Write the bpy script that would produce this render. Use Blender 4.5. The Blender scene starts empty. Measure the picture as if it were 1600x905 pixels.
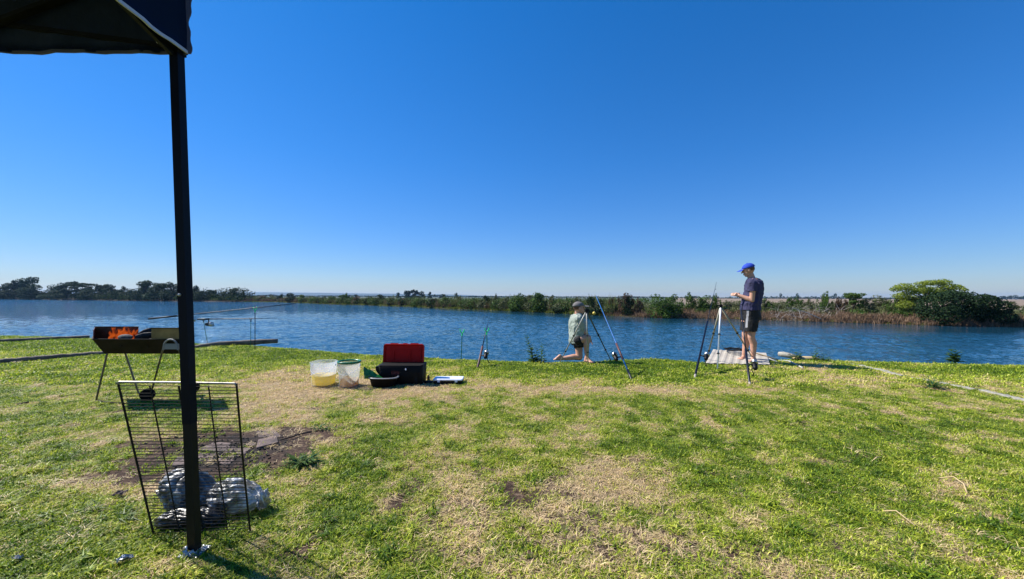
import bpy, bmesh, math, random
import numpy as np
from mathutils import Vector, Matrix, Quaternion, noise as mnoise

random.seed(7); RNG = np.random.default_rng(7)
scene = bpy.context.scene
COL = scene.collection

# ------------------------------------------------------------------ camera
FPX, CY, RS, CAM_H = 600.0, 464.5, 0.0035, 1.2
cam_d = bpy.data.cameras.new('camera'); cam = bpy.data.objects.new('camera', cam_d); COL.objects.link(cam)
cam_d.sensor_width = 36; cam_d.lens = FPX / 1600 * 36
cam_d.shift_y = (CY - 452.5) / 1600
cam_d.clip_start = 0.05; cam_d.clip_end = 20000
cam.matrix_world = Matrix(((1, -RS, 0, 0), (0, 0, -1, 0), (RS, 1, 0, CAM_H), (0, 0, 0, 1)))
scene.camera = cam

# ------------------------------------------------------------------ sky and sun
SUN_AZ, SUN_EL = math.radians(-70), math.radians(46)      # azimuth from +Y, negative = to the left
world = bpy.data.worlds.new('World'); scene.world = world; world.use_nodes = True
nt = world.node_tree; nt.nodes.clear()
sky = nt.nodes.new('ShaderNodeTexSky'); sky.sky_type = 'NISHITA'; sky.sun_disc = False
sky.sun_elevation = SUN_EL; sky.sun_rotation = SUN_AZ
sky.altitude = 1500; sky.air_density = 1.0; sky.dust_density = 0.35; sky.ozone_density = 3.0
hsv = nt.nodes.new('ShaderNodeHueSaturation'); hsv.inputs['Saturation'].default_value = 1.22; hsv.inputs['Hue'].default_value = 0.497
bg = nt.nodes.new('ShaderNodeBackground'); bg.inputs['Strength'].default_value = 0.116
wo = nt.nodes.new('ShaderNodeOutputWorld')
# hazy, bluish-white air low over the horizon all the way round, instead of the model's yellow band
wtc = nt.nodes.new('ShaderNodeTexCoord'); wsx = nt.nodes.new('ShaderNodeSeparateXYZ'); wcr = nt.nodes.new('ShaderNodeValToRGB'); wmx = nt.nodes.new('ShaderNodeMix'); wmx.data_type = 'RGBA'; wmx.blend_type = 'MULTIPLY'; wmx.inputs[0].default_value = 1
wcr.color_ramp.elements[0].position = 0.0; wcr.color_ramp.elements[0].color = (0.80, 0.79, 0.92, 1)
wcr.color_ramp.elements[1].position = 0.6; wcr.color_ramp.elements[1].color = (0.22, 0.80, 1.13, 1)
for p_, c_ in ((0.05, (0.76, 0.83, 1.02)), (0.14, (0.64, 0.82, 1.08)), (0.32, (0.41, 0.81, 1.12))):
    e_ = wcr.color_ramp.elements.new(p_); e_.color = (*c_, 1)
nt.links.new(wtc.outputs['Generated'], wsx.inputs[0]); nt.links.new(wsx.outputs['Z'], wcr.inputs['Fac']); 
# soften the glare on the sun's side: colour / (1 + k * brightness)
wsc = nt.nodes.new('ShaderNodeSeparateColor'); wma = nt.nodes.new('ShaderNodeMath'); wma.operation = 'MULTIPLY_ADD'; wma.inputs[1].default_value = 0.11; wma.inputs[2].default_value = 1.0
wdv = nt.nodes.new('ShaderNodeMath'); wdv.operation = 'DIVIDE'; wdv.inputs[0].default_value = 1.0; wvs = nt.nodes.new('ShaderNodeVectorMath'); wvs.operation = 'SCALE'
nt.links.new(sky.outputs[0], wsc.inputs[0]); nt.links.new(wsc.outputs[1], wma.inputs[0]); nt.links.new(wma.outputs[0], wdv.inputs[1]); nt.links.new(sky.outputs[0], wvs.inputs[0]); nt.links.new(wdv.outputs[0], wvs.inputs['Scale']); nt.links.new(wvs.outputs[0], hsv.inputs['Color'])
nt.links.new(hsv.outputs[0], wmx.inputs[6]); nt.links.new(wcr.outputs[0], wmx.inputs[7]); nt.links.new(wmx.outputs[2], bg.inputs['Color']); nt.links.new(bg.outputs[0], wo.inputs['Surface'])
sun_dir = Vector((math.sin(SUN_AZ) * math.cos(SUN_EL), math.cos(SUN_AZ) * math.cos(SUN_EL), math.sin(SUN_EL)))
sl = bpy.data.lights.new('sun', 'SUN'); sl.energy = 5.0; sl.angle = math.radians(0.5); sl.color = (1, 0.95, 0.87)
so = bpy.data.objects.new('sun', sl); COL.objects.link(so); so.rotation_euler = sun_dir.to_track_quat('Z', 'Y').to_euler()
scene.view_settings.view_transform = 'Standard'; scene.view_settings.look = 'None'
scene.view_settings.exposure = 0.72; scene.view_settings.gamma = 1.0
try:
    scene.cycles.use_denoising = True
    scene.cycles.max_bounces = 8; scene.cycles.transparent_max_bounces = 16
except Exception:
    pass

# ------------------------------------------------------------------ pixel <-> world helpers (photo measured at 1600 x 905)
def P(px, py, D):
    dx, dy = px - 800.0, CY - py
    return Vector(((dx - dy * RS) / FPX * D, D, CAM_H + (dx * RS + dy) / FPX * D))
def GD(px, py, z=0.0):
    dx, dy = px - 800.0, CY - py
    return (z - CAM_H) / ((dx * RS + dy) / FPX)
def G(px, py, z=0.0):
    return P(px, py, GD(px, py, z))

# ------------------------------------------------------------------ object helpers
def tag(o, label=None, cat=None, group=None, kind=None):
    if label: o['label'] = label
    if cat: o['category'] = cat
    if group: o['group'] = group
    if kind: o['kind'] = kind
    return o
def empty(name, loc=(0, 0, 0), rz=0.0):
    o = bpy.data.objects.new(name, None); COL.objects.link(o); o.location = loc; o.rotation_euler = (0, 0, rz)
    o.empty_display_size = 0.1
    return o
def mesh_obj(name, verts, faces, mat=None, parent=None, smooth=False):
    me = bpy.data.meshes.new(name)
    me.from_pydata([tuple(v) for v in verts], [], faces)
    me.update()
    if smooth:
        me.polygons.foreach_set('use_smooth', [True] * len(me.polygons))
    if mat is not None: me.materials.append(mat)
    o = bpy.data.objects.new(name, me); COL.objects.link(o)
    if parent is not None:
        o.parent = parent
        o.matrix_parent_inverse = parent_matrix(parent).inverted()
    return o
def parent_matrix(p):
    m = Matrix.LocRotScale(p.location, p.rotation_euler if p.rotation_mode != 'QUATERNION' else p.rotation_quaternion, p.scale)
    if p.parent is not None:
        m = parent_matrix(p.parent) @ p.matrix_parent_inverse @ m
    return m
def copy_tree(o, parent=None):
    c = o.copy(); COL.objects.link(c)
    if parent is not None: c.parent = parent
    for ch in list(o.children): copy_tree(ch, c)
    return c

class MB:
    """collects shapes into one mesh"""
    def __init__(s): s.v = []; s.f = []
    def add(s, vs, fs):
        k = len(s.v); s.v += [Vector(v) for v in vs]; s.f += [tuple(i + k for i in f) for f in fs]; return s
    def box(s, c, size, rot=None):
        c = Vector(c); sx, sy, sz = [d / 2 for d in size]
        vs = [Vector((x * sx, y * sy, z * sz)) for x in (-1, 1) for y in (-1, 1) for z in (-1, 1)]
        if rot is not None: vs = [rot @ v for v in vs]
        return s.add([v + c for v in vs], [(0, 1, 3, 2), (4, 6, 7, 5), (0, 4, 5, 1), (2, 3, 7, 6), (0, 2, 6, 4), (1, 5, 7, 3)])
    def bar(s, a, b, w, h, up=(0, 0, 1)):
        a, b = Vector(a), Vector(b); d = (b - a).normalized(); up = Vector(up)
        if abs(d.dot(up)) > 0.98: up = Vector((0, 1, 0))
        r = d.cross(up).normalized(); u = r.cross(d).normalized()
        vs = [p + r * (w / 2 * i) + u * (h / 2 * j) for p in (a, b) for i, j in ((-1, -1), (1, -1), (1, 1), (-1, 1))]
        return s.add(vs, [(3, 2, 1, 0), (4, 5, 6, 7), (0, 1, 5, 4), (1, 2, 6, 5), (2, 3, 7, 6), (3, 0, 4, 7)])
    def tube(s, pts, rad, n=8, cap=True):
        pts = [Vector(p) for p in pts]; m = len(pts)
        if not hasattr(rad, '__len__'): rad = [rad] * m
        d0 = (pts[1] - pts[0]).normalized()
        up = Vector((0, 0, 1)) if abs(d0.z) < 0.9 else Vector((0, 1, 0))
        r = d0.cross(up).normalized(); vs = []
        for i in range(m):
            d = (pts[min(i + 1, m - 1)] - pts[max(i - 1, 0)]).normalized()
            r = (r - d * r.dot(d)).normalized(); u = d.cross(r)
            for k in range(n):
                a = 2 * math.pi * k / n
                vs.append(pts[i] + (r * math.cos(a) + u * math.sin(a)) * rad[i])
        fs = [(i * n + k, i * n + (k + 1) % n, (i + 1) * n + (k + 1) % n, (i + 1) * n + k) for i in range(m - 1) for k in range(n)]
        if cap: fs += [tuple(range(n - 1, -1, -1)), tuple(range((m - 1) * n, m * n))]
        return s.add(vs, fs)
    def loft(s, rings, cap=True):
        n = len(rings[0]); vs = [p for r in rings for p in r]; m = len(rings)
        fs = [(i * n + k, i * n + (k + 1) % n, (i + 1) * n + (k + 1) % n, (i + 1) * n + k) for i in range(m - 1) for k in range(n)]
        if cap: fs += [tuple(range(n - 1, -1, -1)), tuple(range((m - 1) * n, m * n))]
        return s.add(vs, fs)
    def lathe(s, prof, c=(0, 0, 0), n=24, sq=2.0, ax=1.0, ay=1.0, cap=True, rot=None):
        """profile [(r,z)], superellipse exponent sq"""
        c = Vector(c); rings = []
        for r, z in prof:
            ring = []
            for k in range(n):
                a = 2 * math.pi * k / n; ca, sa = math.cos(a), math.sin(a)
                x = math.copysign(abs(ca) ** (2 / sq), ca) * r * ax; y = math.copysign(abs(sa) ** (2 / sq), sa) * r * ay
                v = Vector((x, y, z))
                if rot is not None: v = rot @ v
                ring.append(v + c)
            rings.append(ring)
        return s.loft(rings, cap)
    def ball(s, c, r, nu=12, nv=8, rot=None):
        c = Vector(c); r = Vector(r) if hasattr(r, '__len__') else Vector((r, r, r)); rings = []
        for j in range(nv + 1):
            t = math.pi * (0.02 + 0.96 * j / nv) - math.pi / 2; ring = []
            for k in range(nu):
                a = 2 * math.pi * k / nu
                v = Vector((math.cos(t) * math.cos(a) * r.x, math.cos(t) * math.sin(a) * r.y, math.sin(t) * r.z))
                if rot is not None: v = rot @ v
                ring.append(c + v)
            rings.append(ring)
        return s.loft(rings)
    def capsule(s, a, ra, b, rb, n=10):
        a, b = Vector(a), Vector(b); d = b - a; L = d.length
        if L < 1e-6: return s.ball(a, ra)
        d /= L; pts, rr = [], []
        for t in (-1, -0.75, -0.4): pts.append(a + d * ra * t); rr.append(max(ra * math.sqrt(1 - t * t), ra * 0.08))
        pts += [a, b]; rr += [ra, rb]
        for t in (0.4, 0.75, 1): pts.append(b + d * rb * t); rr.append(max(rb * math.sqrt(1 - t * t), rb * 0.08))
        return s.tube(pts, rr, n)
    def build(s, name, mat=None, parent=None, smooth=False):
        return mesh_obj(name, s.v, s.f, mat, parent, smooth)
    def build_remesh(s, name, mat, parent, voxel=0.006, smooth_it=3):
        me = bpy.data.meshes.new(name + '_raw'); me.from_pydata([tuple(v) for v in s.v], [], s.f); me.update()
        bm = bmesh.new(); bm.from_mesh(me); bmesh.ops.recalc_face_normals(bm, faces=bm.faces); bm.to_mesh(me); bm.free()
        t = bpy.data.objects.new('tmp', me); COL.objects.link(t)
        m = t.modifiers.new('r', 'REMESH'); m.mode = 'VOXEL'; m.voxel_size = voxel; m.use_smooth_shade = True
        m2 = t.modifiers.new('s', 'SMOOTH'); m2.factor = 0.5; m2.iterations = smooth_it
        dg = bpy.context.evaluated_depsgraph_get(); dg.update()
        new = bpy.data.meshes.new_from_object(t.evaluated_get(dg)); new.name = name
        bpy.data.objects.remove(t); bpy.data.meshes.remove(me)
        new.materials.clear()
        if mat: new.materials.append(mat)
        o = bpy.data.objects.new(name, new); COL.objects.link(o)
        if parent is not None: o.parent = parent; o.matrix_parent_inverse = parent_matrix(parent).inverted()
        return o

# ------------------------------------------------------------------ numpy noise
def _hash(ix, iy, seed):
    h = (ix.astype(np.int64) * 374761393 + iy.astype(np.int64) * 668265263 + seed * 1442695041) & 0x7fffffff
    h = ((h ^ (h >> 13)) * 1274126177) & 0x7fffffff
    return ((h ^ (h >> 16)) & 0xffffff) / 0xffffff
def vnoise(x, y, seed=0):
    x = np.asarray(x, float); y = np.asarray(y, float)
    ix, iy = np.floor(x), np.floor(y); fx, fy = x - ix, y - iy
    fx = fx * fx * (3 - 2 * fx); fy = fy * fy * (3 - 2 * fy)
    a, b, c, d = _hash(ix, iy, seed), _hash(ix + 1, iy, seed), _hash(ix, iy + 1, seed), _hash(ix + 1, iy + 1, seed)
    return (a * (1 - fx) + b * fx) * (1 - fy) + (c * (1 - fx) + d * fx) * fy
def fbm(x, y, seed=0, o=4):
    s, a, t = 0, 1, 0
    for i in range(o):
        s = s + a * vnoise(x * 2 ** i, y * 2 ** i, seed + i * 17); t += a; a *= 0.55
    return s / t

# ------------------------------------------------------------------ materials
def newmat(name):
    m = bpy.data.materials.new(name); m.use_nodes = True
    n = m.node_tree.nodes; b = n['Principled BSDF']
    return m, m.node_tree, b
def simple(name, col, rough=0.5, metal=0.0, var=0.0, scale=20, bump=0.0, bscale=60, spec=0.5, coat=0.0):
    m, t, b = newmat(name)
    b.inputs['Base Color'].default_value = (*col, 1); b.inputs['Roughness'].default_value = rough
    b.inputs['Metallic'].default_value = metal; b.inputs['Specular IOR Level'].default_value = spec
    b.inputs['Coat Weight'].default_value = coat
    if var > 0:
        tc = t.nodes.new('ShaderNodeTexCoord'); nz = t.nodes.new('ShaderNodeTexNoise'); nz.inputs['Scale'].default_value = scale
        nz.inputs['Detail'].default_value = 6
        cr = t.nodes.new('ShaderNodeValToRGB')
        cr.color_ramp.elements[0].position = 0.3; cr.color_ramp.elements[1].position = 0.7
        cr.color_ramp.elements[0].color = (*[c * (1 - var) for c in col], 1)
        cr.color_ramp.elements[1].color = (*[min(1, c * (1 + var)) for c in col], 1)
        t.links.new(tc.outputs['Object'], nz.inputs['Vector']); t.links.new(nz.outputs['Fac'], cr.inputs['Fac']); t.links.new(cr.outputs[0], b.inputs['Base Color'])
        mr = t.nodes.new('ShaderNodeMapRange'); mr.inputs['To Min'].default_value = max(0.05, rough - 0.12); mr.inputs['To Max'].default_value = min(1, rough + 0.12)
        t.links.new(nz.outputs['Fac'], mr.inputs['Value']); t.links.new(mr.outputs[0], b.inputs['Roughness'])
    if bump > 0:
        tc = t.nodes.new('ShaderNodeTexCoord'); nz = t.nodes.new('ShaderNodeTexNoise'); nz.inputs['Scale'].default_value = bscale; nz.inputs['Detail'].default_value = 5
        bp = t.nodes.new('ShaderNodeBump'); bp.inputs['Strength'].default_value = bump; bp.inputs['Distance'].default_value = 0.02
        t.links.new(tc.outputs['Object'], nz.inputs['Vector']); t.links.new(nz.outputs['Fac'], bp.inputs['Height']); t.links.new(bp.outputs[0], b.inputs['Normal'])
    return m
def leafmat(name, c1, c2, trans=0.35, rough=0.55, attr=None):
    """foliage: colour varies leaf by leaf"""
    m, t, b = newmat(name); n = t.nodes; L = t.links
    geo = n.new('ShaderNodeNewGeometry'); oi = n.new('ShaderNodeObjectInfo')
    ad = n.new('ShaderNodeMath'); ad.operation = 'MULTIPLY_ADD'; ad.inputs[1].default_value = 0.65
    sc = n.new('ShaderNodeMath'); sc.operation = 'MULTIPLY'; sc.inputs[1].default_value = 0.35
    L.new(oi.outputs['Random'], sc.inputs[0]); L.new(geo.outputs['Random Per Island'], ad.inputs[0]); L.new(sc.outputs[0], ad.inputs[2])
    cr = n.new('ShaderNodeValToRGB'); cr.color_ramp.elements[0].color = (*c1, 1); cr.color_ramp.elements[1].color = (*c2, 1)
    L.new(ad.outputs[0], cr.inputs['Fac']); L.new(cr.outputs[0], b.inputs['Base Color'])
    b.inputs['Roughness'].default_value = rough; b.inputs['Specular IOR Level'].default_value = 0.12
    tr = n.new('ShaderNodeBsdfTranslucent'); L.new(cr.outputs[0], tr.inputs['Color'])
    mx = n.new('ShaderNodeMixShader'); mx.inputs[0].default_value = trans
    L.new(b.outputs[0], mx.inputs[1]); L.new(tr.outputs[0], mx.inputs[2]); L.new(mx.outputs[0], n['Material Output'].inputs['Surface'])
    return m
M = {}
M['black_metal'] = simple('black_metal', (0.005, 0.0055, 0.007), 0.5, 0.0, 0.3, 30, spec=0.2)
M['navy_post'] = simple('navy_powder_coat', (0.003, 0.0045, 0.010), 0.5, 0.0, 0.2, 15, spec=0.12)
M['grill_metal'] = simple('sooty_wire', (0.008, 0.007, 0.006), 0.5, 0.0, 0.5, 40, spec=0.3)
M['grill_top'] = simple('sunlit_wire', (0.28, 0.265, 0.245), 0.45, 0.5, 0.4, 40)  # paler than the other rods: sunlight on the top rod put into its colour
M['foil'] = simple('crumpled_foil', (0.35, 0.37, 0.4), 0.3, 0.9, 0.2, 30, 0.6, 40)
M['navy_cloth'] = simple('navy_cloth', (0.003, 0.010, 0.030), 0.85, 0, 0.15, 6, 0.25, 9, spec=0.1)
M['roof_under'] = simple('grey_canopy_lining', (0.009, 0.018, 0.05), 0.45, 0, 0.3, 5, 0.5, 6, spec=0.3)
M['trim_white'] = simple('pale_binding', (0.4, 0.44, 0.55), 0.7)
M['trim_dim'] = simple('grey_violet_binding', (0.07, 0.07, 0.11), 0.8)
M['steel'] = simple('steel', (0.5, 0.5, 0.5), 0.35, 0.9)
M['braai_steel'] = simple('smoked_steel', (0.016, 0.011, 0.007), 0.6, 0.0, 0.5, 7, 0.1, 30, spec=0.12)
M['braai_rust'] = simple('rust_red_steel', (0.2, 0.055, 0.022), 0.7, 0.0, 0.5, 9, spec=0.15)
M['braai_tan'] = simple('heat_tanned_steel', (0.26, 0.16, 0.05), 0.7, 0.0, 0.35, 8, spec=0.1)
M['braai_leg'] = simple('dull_tube', (0.13, 0.12, 0.1), 0.4, 0.7, 0.3, 20)
M['braai_plate'] = simple('grey_plate', (0.2, 0.205, 0.205), 0.5, 0.2)
M['charcoal'] = simple('charcoal', (0.015, 0.013, 0.012), 0.9, 0, 0.5, 30, 0.8, 40)
M['ash_log'] = simple('ashen_log', (0.09, 0.085, 0.08), 0.9, 0, 0.4, 30, 0.6, 30)
M['tyre'] = simple('black_rubber', (0.006, 0.006, 0.006), 0.8, spec=0.1)
M['log_wood'] = simple('weathered_log', (0.13, 0.1, 0.075), 0.85, 0, 0.45, 6, 0.7, 22)
M['kerb'] = simple('weathered_concrete', (0.3, 0.285, 0.24), 0.9, 0, 0.25, 14, 0.5, 40)
M['slab'] = simple('sooty_brick_slab', (0.125, 0.09, 0.08), 0.95, 0, 0.6, 9, 0.6, 40)
M['red'] = simple('red_plastic', (0.4, 0.006, 0.006), 0.6, 0, 0.08, 8, spec=0.15)
M['black_plastic'] = simple('black_plastic', (0.006, 0.006, 0.0065), 0.6, spec=0.15)
M['tub_rim'] = simple('grey_rim', (0.35, 0.35, 0.35), 0.4)
M['black_tub'] = simple('black_tub', (0.012, 0.010, 0.011), 0.6, spec=0.15)
M['green_pack'] = simple('green_packet', (0.015, 0.16, 0.03), 0.3, 0, 0.3, 20, 0.6, 30)
M['lid_green'] = simple('green_lid', (0.0, 0.14, 0.06), 0.3)
M['white_plastic'] = simple('white_plastic', (0.68, 0.71, 0.82), 0.35)
M['label_red'] = simple('dull_red_print', (0.22, 0.03, 0.03), 0.6)
M['corn'] = simple('corn_kernels', (0.85, 0.5, 0.08), 0.5, 0, 0.5, 60, 0.6, 80)
M['yellow_liquid'] = simple('yellow_feed_water', (0.95, 0.66, 0.02), 0.5, 0, 0.1, 4, spec=0.2)
M['brown_glass'] = simple('brown_bottle', (0.07, 0.02, 0.008), 0.15)
M['yellow'] = simple('yellow_plastic', (0.75, 0.55, 0.08), 0.4)
M['alu_white'] = simple('white_painted_tube', (0.75, 0.78, 0.85), 0.4, 0.0)
M['alu_tan'] = simple('tan_anodised_tube', (0.3, 0.28, 0.2), 0.45, 0.0)
M['alu_pale'] = simple('pale_tube', (0.38, 0.37, 0.34), 0.4, 0.0)
M['olive'] = simple('olive_tube', (0.07, 0.07, 0.035), 0.4, 0.4)
M['rod_black'] = simple('black_rod', (0.006, 0.008, 0.016), 0.35, spec=0.25)
M['rod_blue'] = simple('blue_rod', (0.006, 0.12, 0.4), 0.35, coat=0.2)
M['rod_maroon'] = simple('maroon_grip', (0.08, 0.03, 0.03), 0.6)
M['rod_cork'] = simple('pale_grip', (0.35, 0.31, 0.27), 0.7)
M['neon_green'] = simple('bright_green_plastic', (0.02, 0.75, 0.25), 0.4)
M['stick_green'] = simple('dark_green_stick', (0.01, 0.12, 0.06), 0.4)
M['cream_sheet'] = simple('cream_corrugated_sheet', (0.4, 0.36, 0.3), 0.8, 0, 0.18, 5, 0.15, 40)
M['bamboo'] = simple('bamboo_pole', (0.42, 0.3, 0.14), 0.6)
M['skin'] = simple('skin', (0.5, 0.27, 0.18), 0.55, 0, 0.08, 9)
M['skin'].node_tree.nodes['Principled BSDF'].inputs['Subsurface Weight'].default_value = 0.05
M['skin_pale'] = simple('pale_skin', (0.6, 0.35, 0.25), 0.55, 0, 0.08, 9)
M['hair'] = simple('short_brown_hair', (0.13, 0.075, 0.045), 0.9, spec=0.1)
M['shirt_navy'] = simple('faded_navy_cotton', (0.03, 0.029, 0.078), 0.95, 0, 0.15, 12, 0.5, 14)
M['shorts_black'] = simple('black_shorts_cloth', (0.008, 0.008, 0.009), 0.85, 0, 0.1, 12, 0.4, 16)
M['stripe'] = simple('grey_stripe', (0.33, 0.33, 0.35), 0.8)
M['cap_blue'] = simple('royal_blue_cloth', (0.01, 0.05, 0.42), 0.85)
M['cap_grey'] = simple('grey_cloth', (0.14, 0.132, 0.13), 0.9, 0, 0.2, 30)
M['shirt_grey'] = simple('sage_grey_cotton', (0.29, 0.335, 0.285), 0.95, 0, 0.12, 12, 0.6, 14)
M['bark'] = simple('bark', (0.07, 0.055, 0.04), 0.9, 0, 0.3, 8, 0.4, 20)
M['dead_wood'] = simple('bleached_dead_wood', (0.36, 0.3, 0.25), 0.9, 0, 0.3, 6)
M['eye'] = simple('eye', (0.03, 0.02, 0.015), 0.3)
M['straw_bit'] = simple('dead_stalk', (0.5, 0.38, 0.2), 0.8)
M['twig'] = simple('dark_twig', (0.03, 0.022, 0.018), 0.9)

def plastic_bag_or_shade(name, col, tr):
    m, t, b = newmat(name); n = t.nodes
    b.inputs['Base Color'].default_value = (*col, 1); b.inputs['Roughness'].default_value = 0.36; b.inputs['Specular IOR Level'].default_value = 0.5
    b.inputs['Coat Weight'].default_value = 0.15; b.inputs['Coat Roughness'].default_value = 0.25
    tc = n.new('ShaderNodeTexCoord'); nz = n.new('ShaderNodeTexNoise'); nz.inputs['Scale'].default_value = 7; nz.inputs['Detail'].default_value = 3
    nz.inputs['Distortion'].default_value = 1.2
    bp = n.new('ShaderNodeBump'); bp.inputs['Strength'].default_value = 0.8; bp.inputs['Distance'].default_value = 0.03
    t.links.new(tc.outputs['Object'], nz.inputs['Vector']); t.links.new(nz.outputs['Fac'], bp.inputs['Height']); t.links.new(bp.outputs[0], b.inputs['Normal'])
    cr = n.new('ShaderNodeValToRGB'); cr.color_ramp.elements[0].position = 0.42; cr.color_ramp.elements[1].position = 0.62
    cr.color_ramp.elements[0].color = (*[c * 0.12 for c in col], 1); cr.color_ramp.elements[1].color = (*col, 1)  # mottle paints shaded folds and whitish highlights into the film colour
    t.links.new(nz.outputs['Fac'], cr.inputs['Fac']); t.links.new(cr.outputs[0], b.inputs['Base Color'])
    trn = n.new('ShaderNodeBsdfTransparent'); mx = n.new('ShaderNodeMixShader'); mx.inputs[0].default_value = tr
    t.links.new(b.outputs[0], mx.inputs[1]); t.links.new(trn.outputs[0], mx.inputs[2]); t.links.new(mx.outputs[0], n['Material Output'].inputs['Surface'])
    return m
M['bag_shade'] = plastic_bag_or_shade('shade_black_film', (0.012, 0.012, 0.014), 0.0)  # near-black, for the low shape that stands in for shade
M['bag_dark'] = plastic_bag_or_shade('charcoal_grey_plastic', (0.42, 0.44, 0.46), 0.05)
M['bag_pale'] = plastic_bag_or_shade('pale_grey_plastic', (0.62, 0.65, 0.7), 0.28)

def clear_plastic(name, col, transp):
    m, t, b = newmat(name); n = t.nodes
    b.inputs['Base Color'].default_value = (*col, 1); b.inputs['Roughness'].default_value = 0.35
    tl = n.new('ShaderNodeBsdfTranslucent'); tl.inputs['Color'].default_value = (*col, 1)
    m1 = n.new('ShaderNodeMixShader'); m1.inputs[0].default_value = 0.5
    tp = n.new('ShaderNodeBsdfTransparent'); m2 = n.new('ShaderNodeMixShader'); m2.inputs[0].default_value = transp
    L = t.links; L.new(b.outputs[0], m1.inputs[1]); L.new(tl.outputs[0], m1.inputs[2]); L.new(m1.outputs[0], m2.inputs[1]); L.new(tp.outputs[0], m2.inputs[2])
    L.new(m2.outputs[0], n['Material Output'].inputs['Surface'])
    return m
M['milky'] = clear_plastic('milky_plastic', (0.84, 0.88, 0.98), 0.74)
M['clearer'] = clear_plastic('scuffed_clear_plastic', (0.75, 0.76, 0.76), 0.72)

M['yellow_liquid'] = clear_plastic('yellow_feed_water', (1.0, 0.83, 0.015), 0.0); M['yellow_liquid'].node_tree.nodes['Mix Shader'].inputs[0].default_value = 0.65
_c = M['corn'].node_tree; _t = _c.nodes.new('ShaderNodeBsdfTranslucent'); _t.inputs['Color'].default_value = (1.0, 0.62, 0.12, 1); _m = _c.nodes.new('ShaderNodeMixShader'); _m.inputs[0].default_value = 0.5
_c.links.new(_c.nodes['Principled BSDF'].outputs[0], _m.inputs[1]); _c.links.new(_t.outputs[0], _m.inputs[2]); _c.links.new(_m.outputs[0], _c.nodes['Material Output'].inputs['Surface'])
def flame_mat():
    m, t, b = newmat('flame'); n = t.nodes; L = t.links
    tc = n.new('ShaderNodeTexCoord'); nz = n.new('ShaderNodeTexNoise'); nz.inputs['Scale'].default_value = 18; nz.inputs['Detail'].default_value = 4
    cr = n.new('ShaderNodeValToRGB'); cr.color_ramp.elements[0].position = 0.35; cr.color_ramp.elements[1].position = 0.68
    cr.color_ramp.elements[0].color = (0.35, 0.025, 0.005, 1); cr.color_ramp.elements[1].color = (0.95, 0.17, 0.02, 1)
    em = n.new('ShaderNodeEmission'); em.inputs['Strength'].default_value = 0.42
    tp = n.new('ShaderNodeBsdfTransparent'); mx = n.new('ShaderNodeMixShader')
    mr = n.new('ShaderNodeMapRange'); mr.inputs['From Min'].default_value = 0.38; mr.inputs['From Max'].default_value = 0.85
    L.new(tc.outputs['Object'], nz.inputs['Vector']); L.new(nz.outputs['Fac'], cr.inputs['Fac']); L.new(cr.outputs[0], em.inputs['Color'])
    L.new(nz.outputs['Fac'], mr.inputs['Value']); L.new(mr.outputs[0], mx.inputs[0]); L.new(tp.outputs[0], mx.inputs[1]); L.new(em.outputs[0], mx.inputs[2])
    L.new(mx.outputs[0], n['Material Output'].inputs['Surface'])
    return m
M['flame'] = flame_mat()

# ------------------------------------------------------------------ terrain: near lawn
shore_px = [(-500, 520), (0, 524), (100, 526), (170, 529), (235, 532), (300, 536), (390, 539), (435, 542), (480, 546), (545, 551), (600, 555), (660, 558), (720, 561), (800, 564),
            (900, 564.5), (960, 562), (1010, 560), (1060, 562), (1100, 566), (1165, 567), (1225, 561), (1280, 561), (1340, 564), (1450, 567), (1600, 570), (2200, 580)]
_s = [G(a, b) for a, b in shore_px]
SX = np.array([-60] + [p.x for p in _s] + [60]); SY = np.array([_s[0].y + 2] + [p.y for p in _s] + [_s[-1].y])
def shore_y(x): return np.interp(x, SX, SY)
def gz(x, y):
    """lawn height"""
    x = np.asarray(x, float); y = np.asarray(y, float)
    d = shore_y(x) - y
    z = (fbm(x * 1.3, y * 1.3, 5) - 0.5) * 0.03 + (fbm(x * 6, y * 6, 9, 3) - 0.5) * 0.012
    z = z - 0.05 * np.exp(-np.clip(d, 0, None) / 0.12)
    return z
def pix_of(x, y):
    """image position of a ground point, used only to lay the worn patches out on the lawn"""
    y = np.maximum(y, 0.3); return 800 + x / y * 600, 464.5 + 720.0 / y
def blob(px, py, cx, cy, rx, ry):
    return np.exp(-(((px - cx) / rx) ** 2 + ((py - cy) / ry) ** 2))
SOILP = [(G(390, 692), 0.6, 0.42, 1.25), (G(325, 704), 0.6, 0.4, 1.25), (G(350, 730), 0.4, 0.2, 0.8), (G(440, 690), 0.3, 0.14, 0.7), (G(150, 748), 0.3, 0.09, 0.8), (G(280, 745), 0.35, 0.12, 0.8),
         (G(190, 640), 0.35, 0.1, 0.8), (G(590, 607), 0.9, 0.1, 0.5), (G(800, 780), .8, .45, .42), (G(940, 850), .5, .2, .42), (G(700, 740), .6, .3, .38), (G(1090, 850), .45, .16, .38), (G(980, 720), .5, .25, .3), (G(640, 860), .3, .12, .35), (G(1350, 860), .5, .14, .3), (G(560, 660), .5, .1, .25)]
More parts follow.
